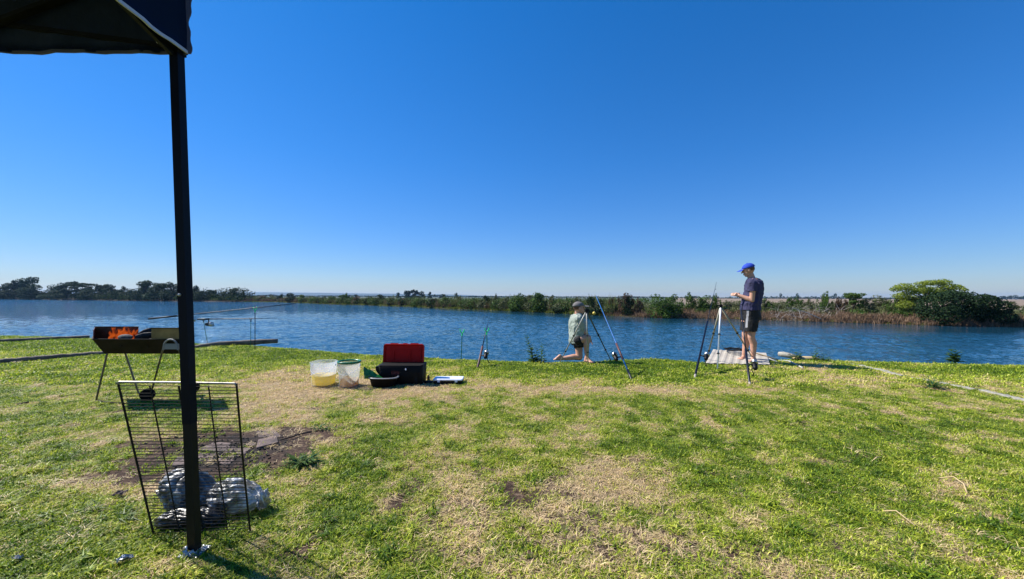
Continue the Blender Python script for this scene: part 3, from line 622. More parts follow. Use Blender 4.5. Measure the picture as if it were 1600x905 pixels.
# shrubs of the far bank: px, back, top, half width, kind, colour, label
sh = [(398, 6, 462.5, 8, 'shrub', 'olive', 'low grey-green bush at the left of the reddish far bank'), (412, 6, 462, 8, 'shrub', 'brown', 'low brown bush on the reddish far bank'), (425, 7, 461.5, 8, 'shrub', 'olive', 'small grey-green bush on the reddish far bank'), (438, 4, 458, 5, 'shrub', 'dark', 'small dark thicket bush on the reddish far bank'), (455, 3, 458, 9, 'shrub', 'dark', 'dark round bush at the middle of the reddish far bank'), (473, 3, 460, 7, 'shrub', 'mid', 'green bush right of the dark round bush'),
      (490, 3, 464, 8, 'shrub', 'mid', 'low green bush where the far bank turns green'), (503, 3, 462.5, 7, 'shrub', 'dark', 'dark low bush in the green stretch of far bank'), (518, 3, 463, 8, 'shrub', 'mid', 'green bush left of the big feathery bush'), (540, 2.5, 459.5, 12, 'wispy', 'mid', 'big feathery green bush in the middle of the far bank'), (558, 2.5, 463, 8, 'shrub', 'brown', 'brownish bush right of the big feathery bush'),
      (575, 2, 462.5, 8, 'shrub', 'dark', 'dark bush below the hazy hill end'), (592, 2.5, 460.5, 9, 'shrub', 'dark', 'rounded dark bush left of the far gum clump'), (612, 2, 464, 9, 'shrub', 'olive', 'olive bush below the small gum tree'), (632, 2, 466, 9, 'shrub', 'brown', 'brown bush under the gum clump'), (655, 2, 464.5, 11, 'shrub', 'mid', 'wide green bush under the gum clump'), (678, 2, 467, 8, 'wispy', 'brown', 'brown thin bush right of the gum clump'),
      (697, 2, 464, 9, 'shrub', 'mid', 'green bush above the bank stick with a green head'), (718, 2, 463.5, 8, 'wispy', 'olive', 'olive reedy bush between two green bushes of the middle bank'), (738, 2, 464, 9, 'shrub', 'mid', 'green bush left of the dark leafy trees'), (757, 1.5, 462, 8, 'shrub', 'dark', 'dark narrow bush above the leaning rod'), (774, 1.5, 461, 8, 'wispy', 'olive', 'grey-green upright bush left of the domed pair'),
      (790, 1.5, 464, 9, 'shrub', 'olive', 'olive bush in front of the domed pair'), (810, 0.8, 455.5, 16, 'shrub', 'mid', 'domed green tree-like bush, left of a pair'), (826, 2, 461, 10, 'shrub', 'olive', 'grey-green bush between the domed pair'), (844, 0.8, 455.5, 16, 'shrub', 'mid', 'domed green tree-like bush, right of a pair'), (862, 2, 463, 10, 'wispy', 'olive', 'upright olive bush near the kneeling angler'), (880, 1.5, 465, 10, 'shrub', 'olive', 'olive bush just left of the kneeling angler'),
      (900, 1.5, 465, 10, 'wispy', 'olive', 'olive bush behind the grey cap'), (921, 0.6, 461.5, 11, 'shrub', 'dark', 'dark rounded bush behind the first tripod'), (938, 1.5, 465, 9, 'shrub', 'dark', 'dark low bush behind the blue rod tip'),
      (957, 1.5, 465, 8, 'wispy', 'brown', 'brown twiggy bush right of the blue rod tip'), (977, 0.8, 458.5, 13, 'wispy', 'brown', 'tall brown twiggy bush with a green heart'), (981, 0.6, 460, 9, 'shrub', 'dark', 'dark green bush inside the tall brown twigs'), (998, 1.5, 467, 9, 'wispy', 'brown', 'lower brown bush left of the bright round bush'),
      (1035, 0.3, 455, 25, 'shrub', 'mid', 'bright green round bush standing at the water'), (1055, 1, 460, 14, 'shrub', 'mid', 'green bush leaning on the bright round bush'), (1079, 4, 458.5, 16, 'wispy', 'mid', 'green bush with an upright shoot above dead reeds'), (1102, 4, 460, 17, 'shrub', 'mid', 'wide green bush above the dead reeds, left of the rod tip'), (1117, 4.5, 459.5, 9, 'wispy', 'mid', 'feathery green bush at the rod tip'),
      (1140, 6, 470, 13, 'wispy', 'olive', 'low pale bush left of the standing angler'), (1155, 5, 468, 12, 'shrub', 'olive', 'olive bush in front of the angler\'s hands'), (1198, 5, 468, 14, 'wispy', 'mid', 'low green bush right behind the standing angler'), (1215, 5, 467, 13, 'shrub', 'olive', 'pale green low bush left of the dead branches'), (1240, 6, 464.5, 14, 'wispy', 'mid', 'flat green bush above the dead branches'), (1262, 6, 468, 13, 'wispy', 'olive', 'thin olive bush above the heap of dead branches'),
      (1290, 4, 457.5, 12, 'wispy', 'mid', 'upright dark green bush right of the dead branches'), (1312, 4, 466, 12, 'wispy', 'brown', 'brown bush between two green upright bushes'), (1334, 4.5, 457.5, 15, 'flat', 'mid', 'loose flat-crowned green bush'), (1352, 5, 464, 14, 'shrub', 'olive', 'grey-green bush right of the flat-crowned one'), (1376, 5, 459.5, 19, 'shrub', 'olive', 'wide grey-green bush left of the yellow-green tree'), (1400, 4.5, 466, 16, 'wispy', 'mid', 'green bush below the yellow-green tree'),
      (1425, 4, 464, 18, 'shrub', 'mid', 'green bush at the left foot of the yellow-green tree'), (1585, 8, 473, 26, 'wispy', 'olive', 'low grey-green bush at the far right')]
for i, (px, bk, ty, hw, k, mt, lab) in enumerate(sh):
    D_ = float(far_shore(math.atan2(px - 800, 600)))
    n_ = 2200 if px > 940 else 1300
    plant('bank_tree' if 'tree' in lab and 'bush' not in lab else 'bank_bush', px, bk, ty, hw, (k, 51 + i % 4, 0.03 if px > 940 else 0.045, n_, mt), lab, 'bush', 'bushes along the far bank', parts=('foliage', 'stems'))
# yellow-green tree with a spreading layered crown
def lime_tree():
    a = math.atan2(1450 - 800, 600); R0 = float(far_shore(a)) + 5; x, y = R0 * math.sin(a), R0 * math.cos(a)
    o = empty('spreading_tree', (x, y, -0.3)); tag(o, 'yellow-green spreading tree rising behind the big dark bush', 'tree')
    cl = [((1400, 452), 8, 6), ((1413, 448), 13, 7), ((1424, 455), 13, 8), ((1440, 444), 9, 6), ((1455, 442), 13, 6), ((1472, 441), 12, 6), ((1481, 448), 13, 7), ((1440, 453), 12, 8), ((1496, 449), 9, 5), ((1506, 453), 6, 4), ((1408, 463), 12, 8), ((1455, 455), 18, 9), ((1425, 468), 16, 10), ((1480, 458), 16, 8), ((1463, 466), 20, 9), ((1415, 476), 12, 8)]
    C = []; base = Vector((x, y, -0.3)); lim = MB(); s = y / 600
    lim.tube([base, P(1448, 470, y), P(1450, 458, y)], [0.09, 0.07, 0.04], 7)
    for (c, rx, ry) in cl:
        w = P(c[0], c[1], y + random.uniform(-0.7, 0.7)); C.append((tuple(w), (rx * s, rx * s * 0.9, ry * s * 0.8)))
        lim.tube([P(1449, 466, y), P((c[0] + 1449) / 2, (c[1] + 462) / 2 + 3, y), w], [0.04, 0.025, 0.008], 5)
    v, f = leaf_cloud(C, 11000, 0.06, 5, shell=0.35, flat=0.3)
    cr = bpy.data.objects.new('crown', np_mesh('crown', v, f, LM['lime'])); COL.objects.link(cr); cr.parent = o; cr.matrix_parent_inverse = parent_matrix(o).inverted()
    lim.build('trunk', M['bark'], o)
lime_tree()
def dark_bush(pxs, lab, seed, n):
    mid = sum(p[0] for p in pxs) / len(pxs); a = math.atan2(mid - 800, 600); R0 = float(far_shore(a)) + 1.6; y = R0 * math.cos(a); s = y / 600
    o = empty('dense_bush', (R0 * math.sin(a), y, WZ)); tag(o, lab, 'bush', 'dense dark bushes at the far bank')
    C = [(tuple(P(cx, cy, y + random.uniform(-0.6, 0.9))), (rx * s, rx * s * 1.2, ry * s)) for cx, cy, rx, ry in pxs]
    v, f = leaf_cloud(C, n, 0.075, seed, shell=0.8)
    cr = bpy.data.objects.new('foliage', np_mesh('foliage', v, f, LM['dark'])); COL.objects.link(cr); cr.parent = o; cr.matrix_parent_inverse = parent_matrix(o).inverted()
    st = MB()
    for c, r_ in C[::2]: st.tube([(R0 * math.sin(a), y, WZ - .1), ((c[0] + R0 * math.sin(a)) / 2, y, (c[2] + WZ) / 2 - .1), c], [0.06, 0.04, 0.015], 6)
    st.build('stems', M['bark'], o)
dark_bush([(1465, 478, 22, 20), (1485, 470, 22, 16), (1505, 472, 22, 16), (1470, 494, 22, 14), (1495, 492, 24, 15), (1515, 488, 18, 18), (1450, 490, 12, 14), (1480, 462, 12, 6), (1500, 463, 10, 6)], 'big dark green rounded bush at the water under the yellow-green tree', 3, 9000)
dark_bush([(1535, 475, 18, 15), (1550, 482, 18, 16), (1530, 492, 18, 14), (1555, 496, 20, 12), (1540, 466, 9, 6), (1572, 499, 16, 8)], 'dark green bush, smaller and rightmost beside the big rounded one', 4, 7000)

# stuff along the far bank: dry reeds and low growth
def reeds(name, mat, spec, seed, label):
    """SPEC rows (px0, px1, count, back0, back1, h0, h1, width m)"""
    r = np.random.default_rng(seed); V = []
    for px0, px1, cnt, b0, b1, h0, h1, w in spec:
        px = r.uniform(px0, px1, cnt); a = np.arctan2(px - 800, 600); bk = r.uniform(b0, b1, cnt); R_ = far_shore(a) + bk
        x = R_ * np.sin(a); y = R_ * np.cos(a); z = fz(bk) - 0.05
        g_ = fbm(px * 0.07, bk * 0.7, seed, 5); h = (h0 + (h1 - h0) * np.clip((g_ - .3) * 2.2, 0, 1.3)) * r.uniform(0.5, 1.25, cnt)
        an = r.uniform(0, np.pi, cnt); wx, wy = np.cos(an) * w, np.sin(an) * w; lx, ly = r.normal(0, 0.28, cnt) * h, r.normal(0, 0.28, cnt) * h
        q = np.stack([np.stack([x - wx, y - wy, z], -1), np.stack([x + wx, y + wy, z], -1), np.stack([x + lx + wx * .3, y + ly + wy * .3, z + h], -1), np.stack([x + lx - wx * .3, y + ly - wy * .3, z + h], -1)], 1)
        V.append(q.reshape(-1, 3))
    v = np.concatenate(V); f = np.arange(len(v)).reshape(-1, 4)
    o = bpy.data.objects.new(name, np_mesh(name, v, f, mat)); COL.objects.link(o); tag(o, label, 'reeds', kind='stuff')
reed_brown = leafmat('dead_reed_blades', (0.09, 0.055, 0.035), (0.36, 0.24, 0.15), 0.15)
reed_green = leafmat('green_reed_blades', (0.05, 0.07, 0.02), (0.19, 0.21, 0.07), 0.25)
reed_water = leafmat('yellow_green_water_grass', (0.1, 0.13, 0.02), (0.32, 0.34, 0.08), 0.3)
reeds('dry_reeds', reed_brown, [(380, 500, 5000, 0.5, 8, 0.5, 1.2, 0.12), (600, 960, 9000, 0.5, 4, 0.4, 1.3, 0.05), (940, 1620, 26000, 0.2, 5, 0.25, 0.7, 0.022), (940, 1620, 16000, -0.1, 1.2, 0.12, 0.5, 0.025), (-60, 400, 1200, 0.3, 2, 0.3, 0.8, 0.2)], 61, 'dry brown reeds and dead stalks along the far bank')
reeds('green_reeds', reed_green, [(470, 960, 12000, 0.5, 6, 0.8, 1.9, 0.05), (960, 1620, 9000, 3, 9, 0.5, 0.95, 0.03), (300, 480, 1500, 2, 8, 0.8, 1.8, 0.15)], 62, 'green reeds and low growth along the far bank')
reeds('water_grass', reed_water, [(380, 960, 7000, 0.0, 0.8, 0.12, 0.4, 0.08), (960, 1500, 3000, 0.0, 0.5, 0.06, 0.22, 0.03)], 63, 'bright yellow-green grass at the far waterline')
def undergrowth(name, mat, spec, seed, leaf, label):
    """low leafy mass; SPEC rows (px0, px1, clumps, back0, back1, height0, height1, leaves)"""
    r = random.Random(seed); V = []
    for j, (px0, px1, cnt, b0, b1, h0, h1, nl) in enumerate(spec):
        C = []
        for k in range(cnt):
            px = r.uniform(px0, px1); a = math.atan2(px - 800, 600); bk = r.uniform(b0, b1); R_ = float(far_shore(a)) + bk; h = r.uniform(h0, h1)
            w = h * r.uniform(0.6, 1.1); C.append(((R_ * math.sin(a), R_ * math.cos(a), float(fz(bk)) + h * 0.45), (w, w, h * 0.55)))
        v, f = leaf_cloud(C, nl, leaf * (h1 ** 0.5), seed + j); V.append(v)
    v = np.concatenate(V); f = np.arange(len(v)).reshape(-1, 4)
    o = bpy.data.objects.new(name, np_mesh(name, v, f, mat)); COL.objects.link(o); tag(o, label, 'undergrowth', kind='stuff')
undergrowth('dark_undergrowth', LM['dark'], [(-80, 385, 130, 1, 10, 2.5, 5.5, 16000), (385, 700, 60, 1, 6, 0.7, 1.6, 9000), (700, 960, 50, 0.3, 4, 0.4, 1.0, 9000)], 71, 0.13, 'dark leafy undergrowth below the far trees')
undergrowth('green_undergrowth', LM['mid'], [(385, 1010, 120, 8, 30, 1.1, 1.75, 16000), (470, 960, 110, 0.5, 6, 0.8, 1.75, 22000), (960, 1420, 70, 2.5, 7, 0.35, 0.85, 16000), (-80, 385, 60, 1, 4, 1.5, 3, 6000)], 72, 0.085, 'green leafy undergrowth of the far bank')
undergrowth('olive_undergrowth', LM['olive'], [(1130, 1450, 110, 4, 13, 0.9, 1.35, 22000), (940, 1130, 40, 6, 14, 0.9, 1.3, 8000), (690, 960, 60, 0.5, 5, 0.7, 1.5, 14000), (1130, 1420, 60, 3, 7, 0.4, 0.95, 14000), (1560, 1680, 30, 3, 8, 0.5, 0.9, 6000), (385, 560, 40, 1, 6, 0.6, 1.2, 5000)], 73, 0.075, 'grey-green leafy undergrowth of the far bank')
undergrowth('brown_undergrowth', LM['brown'], [(940, 1640, 110, 0.2, 4, 0.2, 0.6, 20000), (380, 700, 60, 0.5, 5, 0.5, 1.2, 7000), (700, 960, 30, 0.3, 3, 0.3, 0.9, 5000)], 74, 0.07, 'dry brown undergrowth of the far bank')
# heap of dead branches
def dead_heap():
    o = empty('dead_branch_heap', G(1262, 501, WZ)); tag(o, 'grey heap of fallen dead branches on the far bank, one long pale limb across it', 'dead branches')
    mb = MB(); r = random.Random(5); D0 = GD(1262, 502.5, WZ) - 0.1
    for k in range(150):
        px = r.uniform(1205, 1318); D = D0 + r.uniform(-0.4, 1.6); py = r.uniform(480, 502) + abs(px - 1262) * 0.06
        a = P(px, py, D); L_ = r.uniform(0.3, 1.1); an = r.gauss(0.7, 0.7) if r.random() < .7 else r.uniform(0, 3.1)
        d = Vector((math.cos(an) * (1 if r.random() < .5 else -1), r.uniform(-.3, .3), math.sin(an) * 0.7 * (1 if r.random() < 0.75 else -1)))
        b = a + d * L_; c = a + d * L_ * 0.5 + Vector((r.uniform(-.08, .08), r.uniform(-.08, .08), r.uniform(-.06, .1)))
        mb.tube([a, c, b], [0.016, 0.011, 0.004], 4)
    tag(mb.build('branches', M['dead_wood'], o), kind='stuff')
    m2 = MB(); m2.tube([P(1238, 481, D0), P(1262, 489, D0 - .1), P(1293, 503, D0 - 0.2)], [0.02, 0.03, 0.035], 6); m2.tube([P(1248, 484, D0), P(1252, 498, D0 - .2)], [0.02, 0.012], 5)
    m2.build('pale_limb', simple('pale_bleached_wood', (0.5, 0.45, 0.38), 0.8, 0, 0.2, 6), o)
dead_heap()
# treeline on the horizon at the right
def treeline():
    C = []; r = random.Random(8); D = 900
    for px in np.arange(1080, 1760, 3.2):
        h = np.interp(px, [1080, 1120, 1200, 1275, 1290, 1325, 1345, 1400, 1520, 1548, 1552, 1600, 1760], [3, 3, 3.5, 4, 5, 5, 2.5, 2, 2, 2, 5, 5, 3]) * r.uniform(0.6, 1.25)
        c = P(px, 467.4 - h / 2 + (px - 1350) * .0035 * .3, D); C.append((tuple(c), (2.6, 3, h / 600 * D * 0.55)))
    for px in np.arange(360, 1090, 4.5):
        h = .6 + 3.2 * max(0, mnoise.noise(Vector((px * .03, 1, 2))) + .25) * r.uniform(.5, 1.2); C.append((tuple(P(px, 464 + (px - 700) * .0035 - h / 2, D * .8)), (4, 3, h / 600 * D * 0.45)))
    for px in (1305, 1322, 1246, 1220):
        C.append((tuple(P(px, 461.5, D)), (3, 3, 5)))
    v, f = leaf_cloud(C, 16000, 1.2, 9)
    o = bpy.data.objects.new('distant_treeline', np_mesh('distant_treeline', v, f, LM['dark'])); COL.objects.link(o); tag(o, 'thin dark line of far-off trees on the horizon beyond the dry field', 'treeline', kind='stuff')
treeline()

# ------------------------------------------------------------------ grass on the lawn (geometry-nodes instances)
TC = bpy.data.collections.new('grass_templates')             # not linked to the scene
def blade_tpl(name, nb, seed, hmin, hmax, spread, w, lie, mat):
    r = random.Random(seed); vs, fs = [], []
    for k in range(nb):
        a = r.uniform(0, 6.28); d = spread * math.sqrt(r.random()); bx, by = math.cos(a) * d, math.sin(a) * d
        h = r.uniform(hmin, hmax); az = r.uniform(0, 6.28); ln = r.uniform(*lie); wa = az + 1.57 + r.uniform(-.5, .5)
        wx, wy = math.cos(wa) * w / 2, math.sin(wa) * w / 2; n = len(vs)
        for t, ww in ((0, 1), (0.5, 0.9)):
            q = t * h; cx = bx + math.cos(az) * ln * q * t * 1.5; cy = by + math.sin(az) * ln * q * t * 1.5; cz = q * (1 - 0.35 * ln * t) - 0.004
            vs += [(cx - wx * ww, cy - wy * ww, cz), (cx + wx * ww, cy + wy * ww, cz)]
        q = h; vs.append((bx + math.cos(az) * ln * q * 1.3, by + math.sin(az) * ln * q * 1.3, max(0.003, q * (1 - 0.6 * ln))))
        fs += [(n, n + 1, n + 3, n + 2), (n + 2, n + 3, n + 4)]
    me = bpy.data.meshes.new(name); me.from_pydata(vs, [], fs); me.materials.append(mat)
    o = bpy.data.objects.new(name, me); TC.objects.link(o); return o
def grass_mat():
    m, t, b = newmat('grass_blades'); n = t.nodes; L = t.links
    at = n.new('ShaderNodeAttribute'); at.attribute_type = 'INSTANCER'; at.attribute_name = 'dry'
    geo = n.new('ShaderNodeNewGeometry'); oi = n.new('ShaderNodeObjectInfo')
    m1 = n.new('ShaderNodeMath'); m1.operation = 'MULTIPLY_ADD'; m1.inputs[1].default_value = 0.5; L.new(geo.outputs['Random Per Island'], m1.inputs[0])
    m2 = n.new('ShaderNodeMath'); m2.operation = 'MULTIPLY_ADD'; m2.inputs[1].default_value = 0.2; L.new(oi.outputs['Random'], m2.inputs[0]); L.new(m2.outputs[0], m1.inputs[2])
    m3 = n.new('ShaderNodeMath'); m3.operation = 'MULTIPLY_ADD'; m3.inputs[1].default_value = 1.15; m3.inputs[2].default_value = -0.42; L.new(at.outputs['Fac'], m3.inputs[0]); L.new(m3.outputs[0], m2.inputs[2])
    cr = n.new('ShaderNodeValToRGB'); e = cr.color_ramp.elements
    e[0].position = 0.0; e[0].color = (0.10, 0.19, 0.012, 1); e[1].position = 1.0; e[1].color = (0.88, 0.68, 0.4, 1)
    for p, c in ((0.22, (0.33, 0.46, 0.022)), (0.42, (0.58, 0.66, 0.045)), (0.58, (0.70, 0.70, 0.12)), (0.75, (0.8, 0.66, 0.3))):
        x = e.new(p); x.color = (*c, 1)
    L.new(m1.outputs[0], cr.inputs['Fac']); b.inputs['Roughness'].default_value = 0.5; b.inputs['Specular IOR Level'].default_value = 0.35
    wn = n.new('ShaderNodeTexWhiteNoise'); wn.noise_dimensions = '1D'; L.new(geo.outputs['Random Per Island'], wn.inputs['W']); vr = n.new('ShaderNodeMapRange'); vr.inputs['To Min'].default_value = 0.36; vr.inputs['To Max'].default_value = 1.25
    L.new(wn.outputs['Value'], vr.inputs['Value']); vm = n.new('ShaderNodeVectorMath'); vm.operation = 'SCALE'; L.new(cr.outputs[0], vm.inputs[0]); L.new(vr.outputs[0], vm.inputs['Scale'])
    cr = vm; L.new(cr.outputs[0], b.inputs['Base Color'])
    tr = n.new('ShaderNodeBsdfTranslucent'); L.new(cr.outputs[0], tr.inputs['Color']); mx = n.new('ShaderNodeMixShader'); mx.inputs[0].default_value = 0.4
    L.new(b.outputs[0], mx.inputs[1]); L.new(tr.outputs[0], mx.inputs[2]); L.new(mx.outputs[0], n['Material Output'].inputs['Surface'])
    return m
GM = grass_mat()
for i in range(4): blade_tpl('t%d_turf' % i, 26, 100 + i, 0.009, 0.024, 0.045, 0.0044, (0.3, 1.3), GM)      # 0-3 turf
for i in range(3): blade_tpl('u%d_far' % i, 34, 200 + i, 0.010, 0.025, 0.075, 0.008, (0.2, 1.0), GM)        # 4-6 far turf
for i in range(3): blade_tpl('v%d_thatch' % i, 24, 300 + i, 0.010, 0.034, 0.05, 0.0034, (1.4, 2.0), GM)      # 7-9 flat dead thatch
for i in range(2): blade_tpl('w%d_tuft' % i, 26, 400 + i, 0.03, 0.062, 0.03, 0.005, (0.4, 1.3), GM)        # 10-11 longer tufts
def grass():
    r = RNG; P_, Dr, Sc, Rt, Ix = [], [], [], [], []
    def scatter(y0, y1, dens, far):
        wmax = 1.55 * y1 + 0.6; A = (y1 - y0) * 2 * wmax; n = int(A * dens)
        x = r.uniform(-wmax, wmax, n); y = r.uniform(y0, y1, n)
        k = (np.abs(x) < 1.5 * y + 0.6) & (y < shore_y(x) + 0.02); x, y = x[k], y[k]; n = len(x)
        dr, so_ = dry_map(x, y), soil_map(x, y)
        loc = fbm(x * 14, y * 14, 91, 3); dens_k = 1.0 - 0.55 * np.clip((dr - 0.45) * 2, 0, 1)
        keep = (r.random(n) < dens_k * (1 - np.clip(so_ * 1.6 - 0.1, 0, 0.97))) & (loc > 0.27)
        dead = r.random(n) < np.clip(dr * 1.15 - 0.38, 0.05, 0.7)
        long_ = (loc > 0.62) & (r.random(n) < 0.12) & (dr < 0.5) & (y < 6)
        ix = np.where(dead, r.integers(7, 10, n), np.where(long_, r.integers(10, 12, n), r.integers(4, 7, n) if far else r.integers(0, 4, n)))
        keep = keep | (dead & (r.random(n) < 0.6 * (1 - np.clip(so_ * 1.3, 0, .95))))
        x, y, dr, ix = x[keep], y[keep], dr[keep], ix[keep]; dd = dead[keep]; n = len(x)
        P_.append(np.stack([x, y, gz(x, y)], -1)); Dr.append(np.clip(np.where(dd, dr * 0.3 + 0.75, dr * 0.75 + 0.02) + r.normal(0, 0.1, n), 0, 1.1)); Ix.append(ix)
        s = r.uniform(0.7, 1.35, n) * (0.8 + 0.5 * fbm(x * 3, y * 3, 55, 3)) * np.where(dd, 0.9, 1.0) * (1.15 if far else 1.0); Sc.append(s)
        Rt.append(np.stack([r.normal(0, 0.12, n), r.normal(0, 0.12, n), r.uniform(0, 6.28, n)], -1))
    scatter(1.2, 3.2, 1500, False); scatter(3.2, 5.2, 850, False); scatter(5.2, 8.0, 600, True); scatter(8.0, 13.5, 380, True)
    # ragged fringe on the bank edge
    x = r.uniform(-14, 13, 5000); y = shore_y(x) - np.abs(r.normal(0, 0.05, 5000)); P_.append(np.stack([x, y, gz(x, y)], -1)); Dr.append(r.uniform(0.1, 0.45, 5000)); Ix.append(r.integers(10, 12, 5000)); Sc.append(r.uniform(0.4, 0.95, 5000)); Rt.append(np.stack([x * 0, x * 0, r.uniform(0, 6, 5000)], -1))
    p = np.concatenate(P_); me = bpy.data.meshes.new('lawn_grass'); me.vertices.add(len(p)); me.vertices.foreach_set('co', p.astype(np.float32).ravel())
    def at(nm, ty, arr, key='value'):
        a = me.attributes.new(nm, ty, 'POINT'); a.data.foreach_set(key, arr.ravel())
    at('dry', 'FLOAT', np.concatenate(Dr).astype(np.float32)); at('size', 'FLOAT', np.concatenate(Sc).astype(np.float32))
    at('turn', 'FLOAT_VECTOR', np.concatenate(Rt).astype(np.float32), 'vector'); at('pick', 'INT', np.concatenate(Ix).astype(np.int32))
    o = bpy.data.objects.new('lawn_grass', me); COL.objects.link(o); tag(o, 'short patchy lawn grass, green and straw dry, running down to the lake', 'grass', kind='stuff')
    ng = bpy.data.node_groups.new('grass_scatter', 'GeometryNodeTree')
    ng.interface.new_socket('Geometry', in_out='INPUT', socket_type='NodeSocketGeometry'); ng.interface.new_socket('Geometry', in_out='OUTPUT', socket_type='NodeSocketGeometry')
    N, L = ng.nodes, ng.links; gi = N.new('NodeGroupInput'); go = N.new('NodeGroupOutput'); ip = N.new('GeometryNodeInstanceOnPoints'); ci = N.new('GeometryNodeCollectionInfo')
    ci.inputs['Collection'].default_value = TC; ci.inputs['Separate Children'].default_value = True; ci.inputs['Reset Children'].default_value = True
    def na(nm, ty):
        a = N.new('GeometryNodeInputNamedAttribute'); a.data_type = ty; a.inputs['Name'].default_value = nm; return a.outputs['Attribute']
    e2r = N.new('FunctionNodeEulerToRotation'); L.new(na('turn', 'FLOAT_VECTOR'), e2r.inputs[0])
    L.new(gi.outputs[0], ip.inputs['Points']); L.new(ci.outputs[0], ip.inputs['Instance']); ip.inputs['Pick Instance'].default_value = True
    L.new(na('pick', 'INT'), ip.inputs['Instance Index']); L.new(e2r.outputs[0], ip.inputs['Rotation']); L.new(na('size', 'FLOAT'), ip.inputs['Scale']); L.new(ip.outputs[0], go.inputs[0])
    md = o.modifiers.new('scatter', 'NODES'); md.node_group = ng
    print('grass tufts', len(p))
grass()

# ------------------------------------------------------------------ small things helpers
def zg(x, y): return float(gz(np.array([x]), np.array([y]))[0])
def GP(px, py, dz=0.0):
    g = G(px, py); return Vector((g.x, g.y, zg(g.x, g.y) + dz))
def lerp(a, b, t): return Vector(a) * (1 - t) + Vector(b) * t

# ------------------------------------------------------------------ canopy (pop-up gazebo)
def canopy():
    base = GP(304, 867); D = base.y; top = P(275.5, 80, D); o = empty('canopy_tent', base)
    tag(o, 'dark navy pop-up canopy with pale binding, one black leg standing beside the wire grill', 'canopy')
    up = Vector((0, 1, 0))
    MB().bar(base + Vector((0, 0, 0.02)), lerp(base, top, 0.5), 0.0365, 0.0365, up).build('lower_leg', M['black_metal'], o)
    mb = MB(); mb.bar(lerp(base, top, 0.26), top + Vector((0, 0, 0.05)), 0.039, 0.039, up); mb.build('upper_leg', M['navy_post'], o)
    b = MB(); p = lerp(base, top, 0.515); b.ball(p + Vector((-0.008, -0.021, 0)), 0.007, 8, 6); b.build('bolt', M['steel'], o)
    # foot wrapped in crumpled foil
    f = MB(); r = random.Random(3)
    for k in range(9):
        c = base + Vector((r.uniform(-.045, .03), r.uniform(-.04, .02), r.uniform(0.004, 0.022))); q = Quaternion((r.uniform(-1, 1), r.uniform(-1, 1), 1), r.uniform(0, 3)).to_matrix()
        f.box(c, (r.uniform(.03, .06), r.uniform(.02, .04), r.uniform(.004, .014)), q)
    f.box(base + Vector((0, 0, 0.008)), (0.09, 0.09, 0.008)); f.build('foot_plate', M['foil'], o)
    # geometry of the cloth
    cx, cy = P(289.5, 82, D).x, D - 0.0; z0 = P(289.5, 82, D).z; zt = z0 + 0.36; L = 3.0
    def wav(t, s): return 0.003 * math.sin(t * 9 + s) + 0.0015 * math.sin(t * 23 + s * 2)
    def sheet(name, a, b, z_lo, z_hi, out, mat, seed, sag=0.0):
        n, m = 60, 8; vs = []; fs = []
        for side in (0, 1):
            for i in range(n + 1):
                for j in range(m + 1):
                    t, v = i / n, j / m; p = lerp(a, b, t); w = wav(t * 6, seed) * (1 - v) * 2.2 + 0.003 * math.sin(v * 7 + t * 31)
                    p = p + Vector(out) * (w + side * 0.002); zz = z_lo + sag * math.sin(math.pi * t) + wav(t * 5, seed + 1) * 0.35
                    p.z = zz + (z_hi - zz) * v; vs.append(p)
        k = (n + 1) * (m + 1)
        for side in (0, 1):
            for i in range(n):
                for j in range(m):
                    a0 = side * k + i * (m + 1) + j; q = (a0, a0 + m + 1, a0 + m + 2, a0 + 1); fs.append(q if side else q[::-1])
        for i in range(n):
            a0 = i * (m + 1); fs.append((a0, k + a0, k + a0 + m + 1, a0 + m + 1)); a1 = a0 + m; fs.append((a1, a1 + m + 1, k + a1 + m + 1, k + a1))
        for j in range(m): fs.append((j, j + 1, k + j + 1, k + j)); e = n * (m + 1) + j; fs.append((e, k + e, k + e + 1, e + 1))
        return mesh_obj(name, vs, fs, mat, o, True)
    sheet('front_valance', (cx, cy, 0), (cx - L, cy, 0), z0, zt, (0, 1, 0), M['roof_under'], 1, 0.0)
    sheet('side_valance', (cx, cy, 0), (cx, cy - L, 0), z0, zt, (1, 0, 0), M['navy_cloth'], 2)
    def trim(name, a, b, mat, seed, n=70, w=0.0035, h=0.014, jag=1.0):
        mb = MB(); rings = []
        for i in range(n + 1):
            t = i / n; p = lerp(a, b, t); p.z += wav(t * 5, seed + 1) * 0.35 + .002; p += Vector((1, 0, 0) if seed == 2 else (0, 1, 0)) * (wav(t * 6, seed) * 2.2 + 0.003 * math.sin(t * 31))
            rings.append([p + Vector((sx * w, sy * w, sz * h)) for sx, sy, sz in ((-1, -1, -.5), (1, 1, -.5), (1, 1, .5), (-1, -1, .5))])
        mb.loft(rings); return mb.build(name, mat, o)
    trim('side_binding', (cx + 0.004, cy + 0.002, z0), (cx + 0.004, cy - L, z0), M['trim_white'], 2)
    trim('front_binding', (cx - 0.004, cy + 0.003, z0), (cx - L, cy + 0.003, z0), M['trim_dim'], 1, w=0.004, h=0.012)
    # wavy corner seam
    rings = []
    for i in range(25):
        t = i / 24; z = z0 - 0.004 + t * (zt - z0); e = 0.006 + 0.006 * math.sin(t * 11 + 0.5) + 0.004 * math.sin(t * 27)
        rings.append([Vector((cx + a_, cy + b_, z)) for a_, b_ in ((0, 0), (0.012 + e, 0.004), (0.013 + e, 0.007), (0, 0.006))])
    MB().loft(rings).build('corner_seam', M['trim_dim'], o)
    # hip roof, four panels
    pk = Vector((cx - L / 2, cy - L / 2, zt + 0.75)); cs = [Vector((cx, cy, zt)), Vector((cx - L, cy, zt)), Vector((cx - L, cy - L, zt)), Vector((cx, cy - L, zt))]
